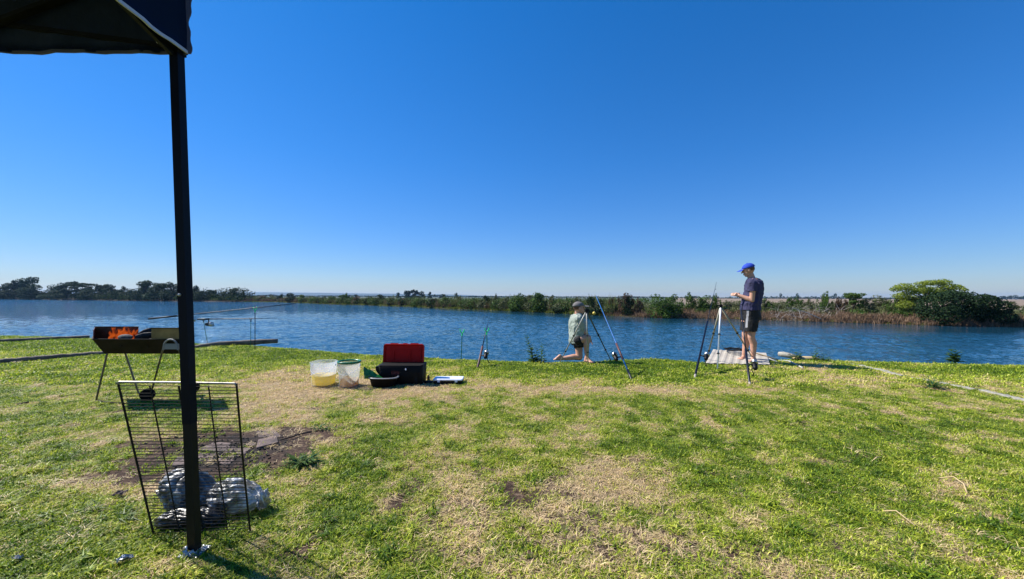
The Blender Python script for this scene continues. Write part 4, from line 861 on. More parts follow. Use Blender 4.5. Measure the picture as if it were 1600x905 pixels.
    for k in range(4):
        a, b = cs[k], cs[(k + 1) % 4]; vs = []; n = 14; fs = []
        for i in range(n + 1):
            for j in range(n + 1):
                t, v = i / n, j / n; p = lerp(lerp(a, b, t), pk, v); p.z -= 0.07 * math.sin(math.pi * v) * (1 - 0.3 * math.cos(t * 6.28)); p.z += 0.012 * math.sin(t * 25) * math.sin(v * 9) ; vs.append(p)
        for i in range(n):
            for j in range(n):
                q = i * (n + 1) + j; fs.append((q, q + n + 1, q + n + 2, q + 1))
        me = mesh_obj('roof_panel', vs, fs, M['roof_under'], o, True); sm = me.modifiers.new('thick', 'SOLIDIFY'); sm.thickness = 0.003
    # other three legs, out of the picture, and scissor trusses
    for dx, dy in ((-L + .06, 0), (-L + .06, -L + .06), (0, -L + .06)):
        q = top + Vector((dx, dy, 0)); MB().bar((q.x, q.y, 0), q + Vector((0, 0, 0.05)), 0.039, 0.039, up).build('corner_leg', M['navy_post'], o)
    Dt = D
    a1 = P(268, 76, Dt); far1 = a1 + Vector((-1.45, 0, 0.36)); a2 = a1 + Vector((0, 0, 0.34)); b2 = a1 + Vector((-1.45, 0, 0.02))
    MB().bar(P(270, 74, Dt), P(-20, 36, Dt), 0.018, 0.03, up).build('truss_bar', M['black_metal'], o)
    MB().bar(P(-40, 49, Dt - .03), P(150, -22, Dt - .03), 0.018, 0.032, up).build('truss_bar', M['black_metal'], o)
    MB().bar(P(-20, 36, Dt), a1 + Vector((-2.9, 0, 0.02)), 0.018, 0.03, up).build('truss_bar', M['black_metal'], o)
    MB().bar(top + Vector((0, -.02, -.02)), top + Vector((0, -1.45, 0.34)), 0.018, 0.03).build('truss_bar', M['black_metal'], o)
    MB().bar(top + Vector((0.0, -1.45, 0.34)), top + Vector((0, -2.85, 0)), 0.018, 0.03).build('truss_bar', M['black_metal'], o)
    MB().bar(top + Vector((-.02, -.02, 0.1)), pk - Vector((0, 0, 0.12)), 0.02, 0.02).build('hip_strut', M['black_metal'], o)
    c = MB(); c.box(top + Vector((0.0, 0, 0.02)), (0.052, 0.052, 0.07)); c.build('corner_bracket', M['black_plastic'], o)
    b = MB(); b.ball(P(246, 66, Dt - 0.02), 0.005, 8, 6); b.build('bolt', M['steel'], o)
canopy()

# ------------------------------------------------------------------ wire grill leaning against the leg
def grill():
    BL, BR = G(240, 838), G(391, 832); Dt = 1.815; TL, TR = P(184, 597, Dt), P(369.5, 599.5, Dt)
    BL.z = BR.z = 0.008
    o = empty('wire_grill', lerp(BL, BR, 0.5)); tag(o, 'large black wire cooking grill standing on edge against the canopy leg', 'grill')
    def S(u, v):        # u across, v down; the sides bow slightly
        a = lerp(TL, TR, u); b = lerp(BL, BR, u); p = lerp(a, b, v); p.x -= 0.012 * math.sin(math.pi * v); p.y += 0.012 * math.sin(math.pi * v); return p
    n = 16
    MB().tube([S(0, k / n) for k in range(n + 1)], 0.0045, 8).build('side_rod', M['grill_metal'], o)
    MB().tube([S(1, k / n) for k in range(n + 1)], 0.0045, 8).build('side_rod', M['grill_metal'], o)
    MB().tube([S(0, 0.012), S(0.012, 0), S(0.5, -0.002), S(0.988, 0), S(1, 0.012)], 0.005, 8).build('top_rod', M['grill_top'], o)
    for u in (0.253, 0.5, 0.753):
        MB().tube([S(u, 0.02 + 0.965 * k / n) + Vector((0, 0.006, 0)) for k in range(n + 1)], 0.0045 if u == 0.5 else 0.0032, 6).build('cross_rod', M['grill_metal'], o)
    N = 44; v = 0.0
    for k in range(N):
        v = (k + 1) / (N + 0.6); w0 = 0.0 + (0.0 if k < N - 3 else 0.08 * (k - N + 3)); a = S(0.0, v); b = S(1.0, v); pts = []
        for i in range(5):
            p = S(i / 4, v); p.z += 0.0015 * math.sin(k * 2.3 + i); pts.append(p)
        MB().tube(pts, 0.0019, 5).build('rod', M['grill_metal'], o)
grill()

# ------------------------------------------------------------------ plastic bags behind the grill
def crumple(name, c, axis, length, rad, seed, mat, label, group=None, squash=0.8, tail=0.0, nf=7):
    """gathered film bag: folds run along AXIS and tighten at the ends; TAIL flares the knotted end out"""
    ax = Vector(axis).normalized(); up = Vector((0, 0, 1)) if abs(ax.z) < .8 else Vector((0, 1, 0)); s1 = ax.cross(up).normalized(); s2 = s1.cross(ax).normalized()
    n, m = 90, 120; vs = []; off = Vector((seed * 5.3, seed * 2.1, .7))
    for i in range(n + 1):
        t = -1 + 2 * i / n; base = (1 - abs(t) ** 2.6) ** .55 * (1 + .12 * math.sin(t * 2.2 + seed))
        if tail and t > .8: base = max(base * .9, .2 + (t - .8) * 3.2 * tail)
        for k in range(m):
            a = 2 * math.pi * k / m; q = Vector((math.cos(a), math.sin(a), t * 1.1))
            w = a * nf / 2 + 1.6 * math.sin(t * 1.7 + seed) + 2.2 * mnoise.noise(q * 1.2 + off)
            f = abs(math.sin(w)) ** .7; g = abs(math.sin(w * 2.3 + 3 * t + 2 * mnoise.noise(q * 2.3 - off))) ** .8
            r = rad * base * (1 + .16 * mnoise.noise(q * .9 + off * 2) + (.12 + .22 * abs(t) ** 2) * (f - .6) + .12 * (g - .6) + .055 * (1 - 2.2 * min(.8, abs(mnoise.noise(q * 3.3 + off)) * 2)) + .03 * mnoise.noise(q * 9 + off))
            bend = Vector((0, 0, -.25 * rad * t * t if abs(ax.z) < .5 else 0))
            p = ax * (t * length * (1 + .04 * math.sin(a * 3 + seed))) + s1 * math.cos(a) * r + s2 * math.sin(a) * r * squash + bend
            vs.append(p)
    zc = rad * squash * .86 if abs(ax.z) < .5 else length * .86; out = []
    for p in vs:
        p = p + Vector((0, 0, zc)); 
        if p.z < 0.004: p = Vector((p.x * 1.04, p.y * 1.04, 0.004 + .1 * (p.z - .004)))
        out.append(p)
    fs = [(i * m + k, i * m + (k + 1) % m, (i + 1) * m + (k + 1) % m, (i + 1) * m + k) for i in range(n) for k in range(m)] + [tuple(range(m - 1, -1, -1)), tuple(range(n * m, (n + 1) * m))]
    o = mesh_obj(name, out, fs, mat, None, True); o.location = Vector(c); tag(o, label, 'plastic bag', group); return o
BG = 'crumpled plastic bags behind the grill'
crumple('plastic_bag_or_shade', GP(276, 806) + Vector((0, 0.06, 0)), (.5, .1, 1), 0.115, .12, 1, M['bag_dark'], 'dark silvery sack standing crumpled behind the left half of the wire grill', BG, .8, 0, 6)
crumple('plastic_bag_or_shade', GP(352, 806) + Vector((0, 0.06, 0)), (1, -.12, .12), 0.185, .085, 2, M['bag_pale'], 'pale grey translucent bag whose knotted end sticks out right of the wire grill', BG, .95, .6, 8)
crumple('plastic_bag_or_shade', GP(280, 834) + Vector((0, 0.06, 0)), (1, .1, 0), 0.16, .055, 5, M['bag_shade'], 'low black shape standing in for the shade under the left half of the wire grill', BG, .9, 0, 7)  # added black form in place of the left sack's shaded side and ground shade

# ------------------------------------------------------------------ braai (charcoal grill) with fire
def braai():
    D = 4.45; o = empty('charcoal_braai', GP(215, 622)); tag(o, 'burning steel charcoal braai on four thin legs, flames behind its left shield', 'braai')
    o.location.y = D; z = lambda px, py, d: P(px, py, d)
    # trough: open tapered box, rim wider than floor
    rt = [P(144, 530, D - .17), P(291, 531, D - .17), P(289, 531, D + .23), P(147, 530, D + .23)]
    bt = [P(163, 552.5, D - .1), P(281, 553, D - .1), P(280, 553, D + .14), P(164, 552.5, D + .14)]
    zr = (rt[0].z + rt[1].z) / 2; zb = (bt[0].z + bt[1].z) / 2
    for v in rt: v.z = zr
    for v in bt: v.z = zb
    ins = lambda L, k, dz: [lerp(v, (L[0] + L[1] + L[2] + L[3]) / 4, k) + Vector((0, 0, dz)) for v in L]
    ri, bi = ins(rt, 0.02, 0), ins(bt, 0.02, 0.008)
    vs = rt + bt + ri + bi; fs = [(0, 1, 5, 4), (1, 2, 6, 5), (2, 3, 7, 6), (3, 0, 4, 7), (4, 5, 6, 7), (9, 8, 12, 13), (10, 9, 13, 14), (11, 10, 14, 15), (8, 11, 15, 12), (15, 14, 13, 12), (0, 8, 9, 1), (1, 9, 10, 2), (2, 10, 11, 3), (3, 11, 8, 0)]
    tr = mesh_obj('trough', vs, fs, M['braai_steel'], o)
    lip = MB(); 
    for i in range(4): lip.bar(rt[i] + Vector((0, 0, 0.002)), rt[(i + 1) % 4] + Vector((0, 0, 0.002)), 0.016, 0.006)
    lip.build('rim', M['braai_steel'], tr)
    for px, py in ((188, 541), (230, 542)): MB().tube([P(px, py, D - .155), P(px, py, D - .10)], 0.007, 8).build('vent_hole', M['charcoal'], tr)
    # shields
    yb = D + 0.2
    def shield(name, pxa, pxb, pyt, pyb, d, mat, lean=0.02):
        a, b = P(pxa, pyb, d), P(pxb, pyb, d); c, e = P(pxb, pyt, d + lean), P(pxa, pyt, d + lean); t = Vector((0, 0.004, 0))
        vs = [a, b, c, e, a + t, b + t, c + t, e + t]; s_ = mesh_obj(name, vs, [(0, 1, 2, 3), (7, 6, 5, 4), (0, 4, 5, 1), (1, 5, 6, 2), (2, 6, 7, 3), (3, 7, 4, 0)], mat, o)
        MB().bar(e + Vector((0, 0, .002)), c + Vector((0, 0, .002)), 0.012, 0.008).build('shield_edge', M['braai_steel'], s_); return s_
    shield('back_shield', 148, 216, 511, 530, yb, M['braai_rust'])
    shield('front_shield', 236.5, 292, 513, 530.5, D - .165, M['braai_tan'], 0.03)
    # left end plate
    a, b = rt[0] + Vector((.01, 0.0, 0)), rt[3] + Vector((.01, 0, 0)); h = P(148, 512, yb).z - zr
    vs = [a, b, b + Vector((0, 0, h)), a + Vector((0, 0, h)), a + Vector((.004, 0, 0)), b + Vector((.004, 0, 0)), b + Vector((.004, 0, h)), a + Vector((.004, .0, h))]
    mesh_obj('end_shield', vs, [(0, 1, 2, 3), (7, 6, 5, 4), (0, 4, 5, 1), (1, 5, 6, 2), (2, 6, 7, 3), (3, 7, 4, 0)], M['braai_rust'], o)
    # legs: left frame behind, right frame in front joined over the grey plate
    def leg(pts, nm='leg', mat='braai_leg'): return MB().tube(pts, 0.0095, 8).build(nm, M[mat], o)
    leg([P(168, 550, D - .05), GP(150, 627)]); leg([P(195, 550, D + .1), P(216, 613, 4.62), GP(220, 618)])
    arch = [P(255, 547, D - .19)]
    for k in range(0, 9):
        a_ = math.pi * (1 - k / 8); arch.append(P(266.5 + 10.5 * math.cos(a_), 541 - 10.5 * math.sin(a_), D - .19))
    leg(arch + [P(278, 547, D - .19)], 'arch_handle', 'braai_plate')
    leg([P(254.5, 546, D - .19), P(236.5, 612, 4.42)]); leg([P(279, 546, D - .19), P(302, 600, 4.66)])
    MB().box(P(268, 541.5, D - .19), (0.17, 0.006, 0.062)).build('bracket_plate', M['braai_plate'], o)
    for cx_, cy_, d in ((230.5, 621, 4.4), (301, 606, 4.62)):
        c = P(cx_, cy_, d); c.z = 0.07 + (0.03 if cx_ > 280 else 0); wm = MB(); R_ = Matrix.Rotation(math.radians(90), 3, 'X') @ Matrix.Rotation(math.radians(25), 3, 'Y')
        wm.lathe([(0.03, -0.03), (0.06, -0.03), (0.068, -0.018), (0.07, 0), (0.068, 0.018), (0.06, 0.03), (0.03, 0.03)], c, 20, rot=R_); w = wm.build('wheel', M['tyre'], o)
        MB().lathe([(0.012, -0.036), (0.028, -0.036), (0.028, 0.036), (0.012, 0.036)], c, 12, rot=R_).build('hub', M['black_plastic'], w)
    # fuel
    r = random.Random(4)
    for k in range(26):
        c = Vector((r.uniform(bt[0].x + .02, bt[1].x - .05), r.uniform(D - .12, D + .12), zb + r.uniform(0.08, 0.17))); q = Quaternion((r.uniform(-1, 1), r.uniform(-1, 1), 1), r.uniform(0, 3)).to_matrix()
        m = MB(); m.ball(c, (r.uniform(.03, .05), r.uniform(.025, .04), r.uniform(.02, .035)), 7, 5, q); t = m.build('charcoal_lump', M['charcoal'], None); t.parent = o; t.matrix_parent_inverse = parent_matrix(o).inverted()
    for a, b, rr in (((219, 524, D + .05), (236, 516, D + .1), .035), ((214, 528, D - .05), (238, 523, D), .035), ((224, 519, D + .1), (239, 514.5, D + .12), .022)):
        MB().tube([P(*a), lerp(P(*a), P(*b), .5) + Vector((0, 0, .006)), P(*b)], [rr, rr * 1.1, rr * .9], 7).build('firewood_log', M['charcoal'], o)
    MB().ball(P(196, 527, D - .08), (0.075, 0.05, 0.034), 12, 8).build('ash_log', M['ash_log'], o)
    # flames: many thin curling tongues
    fl = MB()
    for k in range(46):
        px = r.triangular(160, 217, 196); py0 = r.uniform(525, 531); d = r.uniform(D - .02, D + .15); hgt = r.uniform(0.05, 0.125) * (1 if px > 172 else .7); b0 = P(px, py0, d); lean = r.uniform(-0.03, 0.07)
        w = r.uniform(0.014, 0.034); rings = []
        for t in (0, .25, .5, .75, 1):
            ww = w * (1 - t) ** 0.7 * (0.7 + 0.9 * t * (1 - t)) + 0.0008; c = b0 + Vector((lean * t * t + 0.012 * math.sin(t * 6 + k), 0, hgt * t))
            rings.append([c + Vector((math.cos(a_) * ww, math.sin(a_) * ww * .6, 0)) for a_ in (0, 1.57, 3.14, 4.71)])
        fl.loft(rings)
    f = fl.build('flames', M['flame'], o, True); f['kind'] = 'stuff'
braai()

# ------------------------------------------------------------------ fire pit paving and logs
def hearth():
    o = empty('fire_pit_paving', GP(370, 700)); tag(o, 'sooty sunken paving slabs of an old fire pit behind the wire grill', 'paving')
    r = random.Random(2)
    quads = [((395, 673), (433, 672), (437, 682), (402, 685)), ((372, 684), (400, 686), (396, 697), (360, 693)), ((403, 687), (436, 684), (437, 694), (400, 699)), ((331, 690), (358, 694), (346, 705), (312, 703)),
             ((356, 697), (394, 699), (378, 711), (344, 707)), ((309, 705), (342, 709), (330, 722), (305, 722)), ((344, 712), (374, 714), (352, 728), (333, 724)), ((272, 716), (300, 712), (296, 728), (262, 731)), ((262, 734), (292, 731), (284, 744), (254, 745))]
    for q in quads:
        tp = [G(p[0] + r.uniform(-6, 6), p[1] + r.uniform(-2.2, 2.2)) for p in q]; z = 0.002 + r.uniform(0, 0.008)
        vs = [Vector((p.x, p.y, z + r.uniform(-.004, .004))) for p in tp] + [Vector((p.x, p.y, -0.04)) for p in tp]
        ob = mesh_obj('slab', vs, [(3, 2, 1, 0), (4, 5, 6, 7), (0, 1, 5, 4), (1, 2, 6, 5), (2, 3, 7, 6), (3, 0, 4, 7)], M['slab'], o)
        bv = ob.modifiers.new('b', 'BEVEL'); bv.width = 0.006; bv.segments = 2
hearth()
def crumbs():
    r = random.Random(12); m = MB()
    for k in range(420):
        px = r.gauss(345, 55); py = r.gauss(706, 17)
        if py < 665 or py > 760: continue
        m.ball(GP(px, py, .004), (r.uniform(.003, .014), r.uniform(.003, .01), r.uniform(.003, .008)), 5, 3, Matrix.Rotation(r.uniform(0, 3), 3, 'Z'))
    tag(m.build('charcoal_crumbs', M['charcoal']), 'black charcoal crumbs scattered over the old fire pit', 'charcoal', kind='stuff')
crumbs()
def log_beam(name, pts, rad, mat, label, cat, flat=1.0, group=None, seed=1):
    r = random.Random(seed); L_ = [Vector(p) for p in pts]; P2 = []
    for a, b in zip(L_[:-1], L_[1:]):
        for k in range(10): P2.append(lerp(a, b, k / 10))
    P2.append(L_[-1]); mb = MB(); rr = [rad * r.uniform(0.9, 1.1) for _ in P2]; P2 = [p + Vector((0, r.uniform(-.006, .006), r.uniform(-.006, .006))) for p in P2]
    mb.tube(P2, rr, 10); o = mb.build(name, mat, None, True); tag(o, label, cat, group); return o
def zq(v, z): v = v.copy(); v.z = z; return v
log_beam('edging_log', [zq(G(-260, 588), .02), zq(G(0, 568.5), .03), zq(G(80, 561.5), .03), zq(G(150, 555.5), .03), zq(G(230, 549), .025), zq(G(300, 544), .03)], 0.055, M['log_wood'], 'long dark edging log across the lawn from the left edge to behind the braai', 'log', seed=1)
log_beam('edging_log', [zq(G(292, 545), .0), zq(G(345, 540.5), .045), zq(G(434, 536.5), .06)], 0.062, M['log_wood'], 'edging log with a sunlit top, its end jutting over the water', 'log', seed=2)
log_beam('edging_log', [zq(G(-260, 549), .03), zq(G(0, 535), .03), zq(G(65, 531.5), .03), zq(G(140, 528), .03)], 0.045, M['log_wood'], 'thin pale-topped edging log farthest back on the left lawn', 'log', seed=3)
def kerb(pts, label, seed):
    P2 = [Vector(p) for p in pts]; mb = MB(); r = random.Random(seed); rings = []
    fine = [lerp(a, b, k / 8) for a, b in zip(P2[:-1], P2[1:]) for k in range(8)] + [P2[-1]]
    for i, p in enumerate(fine):
        d = (fine[min(i + 1, len(fine) - 1)] - fine[max(i - 1, 0)]); d.z = 0; d.normalize(); nrm = Vector((-d.y, d.x, 0)); w = 0.045 * r.uniform(.85, 1.1); h = 0.019 + r.uniform(-.006, .005)
        rings.append([p - nrm * w + Vector((0, 0, -.05)), p - nrm * w + Vector((0, 0, h - .006)), p - nrm * (w - .012) + Vector((0, 0, h)), p + nrm * (w - .012) + Vector((0, 0, h)), p + nrm * w + Vector((0, 0, h - .006)), p + nrm * w + Vector((0, 0, -.05))])
    mb.loft(rings); o = mb.build('stone_kerb', M['kerb'], None); tag(o, label, 'kerb', 'stone kerbs sunk in the right-hand lawn')
kerb([G(1322, 569), G(1345, 572), G(1380, 580), G(1413, 589)], 'pale stone kerb strip nearer the water, clear of grass', 3)
kerb([G(1426, 591), G(1478, 601), G(1527, 610)], 'middle kerb strip almost buried in tall grass', 4)
kerb([G(1533, 611), G(1566, 618), G(1600, 626), G(1680, 645)], 'pale stone kerb strip running out at the right edge', 5)

# ------------------------------------------------------------------ buckets, tub, tackle box
def bucket(px, py, pxs, top_py, mat, fill, fill_py, label, sq, lid=False):
    b = GP(px, py); D = b.y; s = D / 600; rt = pxs / 2 * s * (0.93 if sq > 2.5 else 0.98); rb = rt * 0.84; H = P(px, top_py, D).z - b.z; b.z += 0.002
    c = Vector((b.x * (D + rb) / D, D + rb, b.z)); o = empty('bucket', c); tag(o, label, 'bucket', 'bait buckets')
    prof = [(rb * .5, 0.0), (rb, 0.0), (rb * 1.03, 0.012), (rb + (rt - rb) * .5, H * .5), (rt * .97, H * .88), (rt * 1.02, H * .89), (rt, H * .97), (rt * 1.03, H), (rt * .99, H), (rt * .955, H * .9), (rb + (rt - rb) * .5 - .004, H * .5), (rb * .985, 0.016), (rb * .4, 0.014)]
    sh_ = MB().lathe(prof, c, 40, sq).build('shell', mat, o, True)
    fz_ = P(px, fill_py, D).z - b.z; f = fz_ / H
    if fill == 'liquid': MB().lathe([(rb * .3, .018), (rb * .96, .018), ((rb + (rt - rb) * f) * .965, fz_), (rb * .3, fz_ - .001)], c, 40, sq).build('yellow_liquid', M['yellow_liquid'], o, True)
    else:
        m = MB(); r = random.Random(3); rings = []
        for rr, z in ((rb * .3, .018), (rb * .94, .018), (rb * .96, fz_ * .6)): rings.append([c + Vector((math.cos(a) * rr, math.sin(a) * rr, z)) for a in [k * 6.283 / 40 for k in range(40)]])
        rings.append([c + Vector((math.cos(a) * rb * .97, math.sin(a) * rb * .97, fz_ * (0.85 + .3 * math.sin(a * 3 + 1) + r.uniform(-.12, .12)))) for a in [k * 6.283 / 40 for k in range(40)]])
        rings.append([c + Vector((math.cos(a) * rb * .3, math.sin(a) * rb * .3, fz_ * 1.1)) for a in [k * 6.283 / 40 for k in range(40)]])
        m.loft(rings).build('corn', M['corn'], o)
    # wire handle hanging on the near side
    hp = [c + Vector((math.cos(a) * rt * 1.05, math.sin(a) * rt * 1.05, H * .86 - 0.4 * H * math.sin(k / 12 * math.pi) * .8)) for k, a in [(k, math.pi + k / 12 * math.pi * .98) for k in range(13)]]
    MB().tube(hp, 0.0024, 6).build('handle', M['white_plastic'], o)
    for a in (math.pi, 0): MB().ball(c + Vector((math.cos(a) * rt * 1.03, 0, H * .86)), (0.008, .014, .014), 8, 6).build('handle_lug', M['white_plastic'], o)
    if lid: MB().lathe([(rt * .9, H - .004), (rt * 1.07, H - .012), (rt * 1.08, H + .012), (rt * 1.0, H + .016), (rt * .9, H + .006), (rt * .9, H - .004)], c, 40, 2, cap=False).build('lid_ring', M['lid_green'], o, True)
bucket(506, 605, 39, 567.5, M['milky'], 'liquid', 588, 'milky white bucket half full of bright yellow liquid', 3.2)
bucket(545.5, 606.5, 34, 568, M['clearer'], 'corn', 594, 'clear plastic bucket with green rim and a layer of corn', 2.2, True)
def tub():
    b = GP(594, 608); D = b.y; s = D / 600; c = b + Vector((0, .14, .003)); o = empty('basin', c); tag(o, 'low black basin with a grey rim in front of the tackle box', 'basin')
    ax, H = 19.5 * s, 0.125
    MB().lathe([(ax * .4, 0), (ax * .93, 0), (ax * 1.13, H), (ax * 1.16, H), (ax * 1.1, H - .004), (ax * .9, .006), (ax * .3, .005)], c, 40, 2.6, 1, .62).build('bowl', M['black_tub'], o, True)
    MB().lathe([(ax * 1.12, H - .006), (ax * 1.22, H - .004), (ax * 1.22, H + .006), (ax * 1.11, H + .008)], c, 40, 2.6, 1, .62, cap=False).build('rim', M['tub_rim'], o, True)
    # green packet standing in it
    p = [P(567.5, 574, D + .1), P(571, 573.5, D + .12), P(589, 584, D + .16), P(597, 592, D + .16), P(578, 594, D + .1), P(569, 590, D + .08)]
    g = []; 
    n = 9; vs = []; fs = []
    for side in (0, 1):
        for i in range(n + 1):
            for j in range(n + 1):
                u, v = i / n, j / n
                a = lerp(P(568, 573, D + .12), P(596, 588, D + .2), u); bb = lerp(P(569, 592, D + .07), P(600, 594, D + .16), u); q = lerp(a, bb, v)
                q += Vector((0, (side * 2 - 1) * -.035 * math.sin(math.pi * u) * math.sin(math.pi * v) , 0)) + Vector((mnoise.noise(q * 25), mnoise.noise(q * 23 + Vector((3, 1, 2))), mnoise.noise(q * 21))) * 0.014; vs.append(q)
    k = (n + 1) ** 2
    for side in (0, 1):
        for i in range(n):
            for j in range(n):
                a = side * k + i * (n + 1) + j; f = (a, a + n + 1, a + n + 2, a + 1); fs.append(f if side else f[::-1])
    o2 = mesh_obj('feed_packet', vs, fs, M['green_pack']); tag(o2, 'glossy green plastic feed packet leaning in the black basin', 'packet')
    t = o2.modifiers.new('s', 'SOLIDIFY'); t.thickness = 0.002
tub()
def rbox(mb, c, size, r=0.02, n=4, taper=1.0):
    """box with rounded vertical corners and a small top/bottom edge, around c (centre)"""
    sx, sy, sz = size[0] / 2, size[1] / 2, size[2] / 2; rings = []
    for z, k, t in ((-sz, r * .25, 0), (-sz + r * .25, 0, 0), (sz - r * .25, 0, 1), (sz, r * .25, 1)):
        ring = []; kx = 1 + (taper - 1) * t
        for qx, qy, a0 in ((1, 1, 0), (-1, 1, 90), (-1, -1, 180), (1, -1, 270)):
            for i in range(n + 1):
                a = math.radians(a0 + 90 * i / n); ring.append(Vector(c) + Vector(((qx * (sx - r) + math.cos(a) * (r - k)) * kx, (qy * (sy - r) + math.sin(a) * (r - k)) * kx, z)))
        rings.append(ring)
    return mb.loft(rings)
def tackle():
    a, b = GP(590, 602), GP(661, 601); D = 5.22; s = D / 600; x0, x1 = P(590, 600, D).x, P(661, 600, D).x; H = P(625, 571.5, D).z; dep = 0.27; cx_ = (x0 + x1) / 2; W = x1 - x0
    o = empty('tackle_box', (cx_, D + dep / 2, 0.0)); tag(o, 'large black tackle box standing open with a tall red lid', 'tackle box')
    m = MB(); rbox(m, (cx_, D + dep / 2, H / 2 + .004), (W * .95, dep, H), 0.03, taper=1.03); m.build('body', M['black_plastic'], o, True)
    # side tray jutting out at the left, bevelled below
    t = MB(); q = [P(586.5, 573, D + .02), P(600, 571.5, D + .02), P(602, 589, D + .02), P(594, 588.5, D + .02), P(587, 579, D + .02)]; t.loft([q, [v + Vector((0, .22, 0)) for v in q]]); t.build('side_tray', M['black_plastic'], o)
    rm = MB(); rbox(rm, (cx_, D + dep / 2, H + .002), (W * .99, dep * 1.03, .014), .03); rm.build('rim', M['black_plastic'], o)
    for px in (607, 650): MB().box(P(px, 590, D - .004), (.05, .012, .13)).build('rib', M['black_plastic'], o)
    # lid, open, inner face to the camera, recessed panels
    lt, lb, lx0, lx1 = P(631, 537.5, D + dep).z, P(631, 570.5, D + dep).z, P(600, 550, D + dep).x, P(663, 550, D + dep).x; lw = lx1 - lx0; lh = lt - lb; lc = Vector(((lx0 + lx1) / 2, D + dep, (lt + lb) / 2))
    Rl = Matrix.Rotation(math.radians(-7), 3, 'X'); rings = []
    def rr(w, h, r, y):
        out = []
        for qx, qz, a0 in ((1, 1, 0), (-1, 1, 90), (-1, -1, 180), (1, -1, 270)):
            for i in range(5):
                a_ = math.radians(a0 + 22.5 * i); out.append(lc + Rl @ Vector((qx * (w / 2 - r) + math.cos(a_) * r, y, qz * (h / 2 - r) + math.sin(a_) * r)))
        return out
    rings = [rr(lw * .9, lh * .84, .02, -.025), rr(lw * .93, lh * .88, .025, -.045), rr(lw * .985, lh * .97, .03, -.05), rr(lw, lh, .035, -.03), rr(lw * .98, lh * .98, .035, .03), rr(lw * .9, lh * .9, .03, .05)]
    ld = MB().loft(rings).build('lid', M['red'], o, False)
    for x_, w_ in ((-.33, .2), (0.0, .34), (.33, .2)):
        m = MB(); m.box(lc + Rl @ Vector((x_ * lw, -.029, -.01)), (w_ * lw, .01, lh * .5), Rl); m.build('inner_panel', M['red'], ld)
    for x_ in (-.25, 0.25, .02): m = MB(); m.box(lc + Rl @ Vector((x_ * lw, 0, lh / 2 + .004)), (.1 if x_ != .02 else .05, .05, .014), Rl); m.build('lid_rib', M['red'], ld)
    # label plate with worn red print and latch
    lp = MB().box(P(617.5, 583, D - .006), (.12, .004, .05)).build('label_plate', M['black_plastic'], o)
    pr = MB(); r = random.Random(1)
    for k in range(6): pr.box(P(612 + k * 2.2, 583 + r.uniform(-.3, .3), D - .009), (.011, .003, .02))
    for k in range(2): pr.box(P(617.5, 580.2 + k * 5.6, D - .009), (.105, .003, .004))
    tag(pr.build('worn_red_print', M['label_red'], lp), kind='stuff')
    MB().lathe([(.002, -.01), (.022, -.01), (.022, .012), (.002, .012)], P(634.5, 577.5, D - .006), 16, rot=Matrix.Rotation(math.radians(90), 3, 'X')).build('latch_boss', M['black_plastic'], o)
    MB().ball(P(634, 577.5, D - .02), (.011, .008, .014), 8, 6).build('latch', M['white_plastic'], o)
tackle()
def small_bits():
    b = GP(669.5, 595); o = empty('small_bottle', b); tag(o, 'tiny dark brown bottle with a yellow cap beside the tackle box', 'bottle')
    MB().lathe([(.004, 0), (.019, 0), (.02, .006), (.02, .055), (.009, .07), (.009, .076)], b, 14).build('glass', M['brown_glass'], o, True)
    MB().lathe([(.014, .068), (.016, .07), (.015, .092), (.01, .094)], b, 12).build('cap', M['yellow'], o, True)
    c = GP(699, 601) + Vector((0, .11, 0)); o = empty('tray_case', c); tag(o, 'flat plastic case with white lid over a black base, right of the tackle box', 'case')
    m = MB(); rbox(m, c + Vector((0, 0, .028)), (.38, .2, .045), .02); m.build('base', M['black_plastic'], o)
    m = MB(); rbox(m, c + Vector((0, 0, .063)), (.41, .22, .022), .025); l = m.build('lid', M['white_plastic'], o)
    for dx in (-.12, .12): MB().box(c + Vector((dx, -.113, .05)), (.035, .012, .03)).build('catch', M['white_plastic'], l)
    c = GP(670, 599.5); m = MB(); m.ball(c + Vector((0, .02, .018)), (.07, .05, .02), 14, 6); m.ball(c + Vector((.06, .0, .016)), (.05, .04, .014), 12, 6); o = m.build('dark_pouch', M['black_tub'], None, True); tag(o, 'small flat dark pouch on the grass between tackle box and flat case', 'pouch')
small_bits()

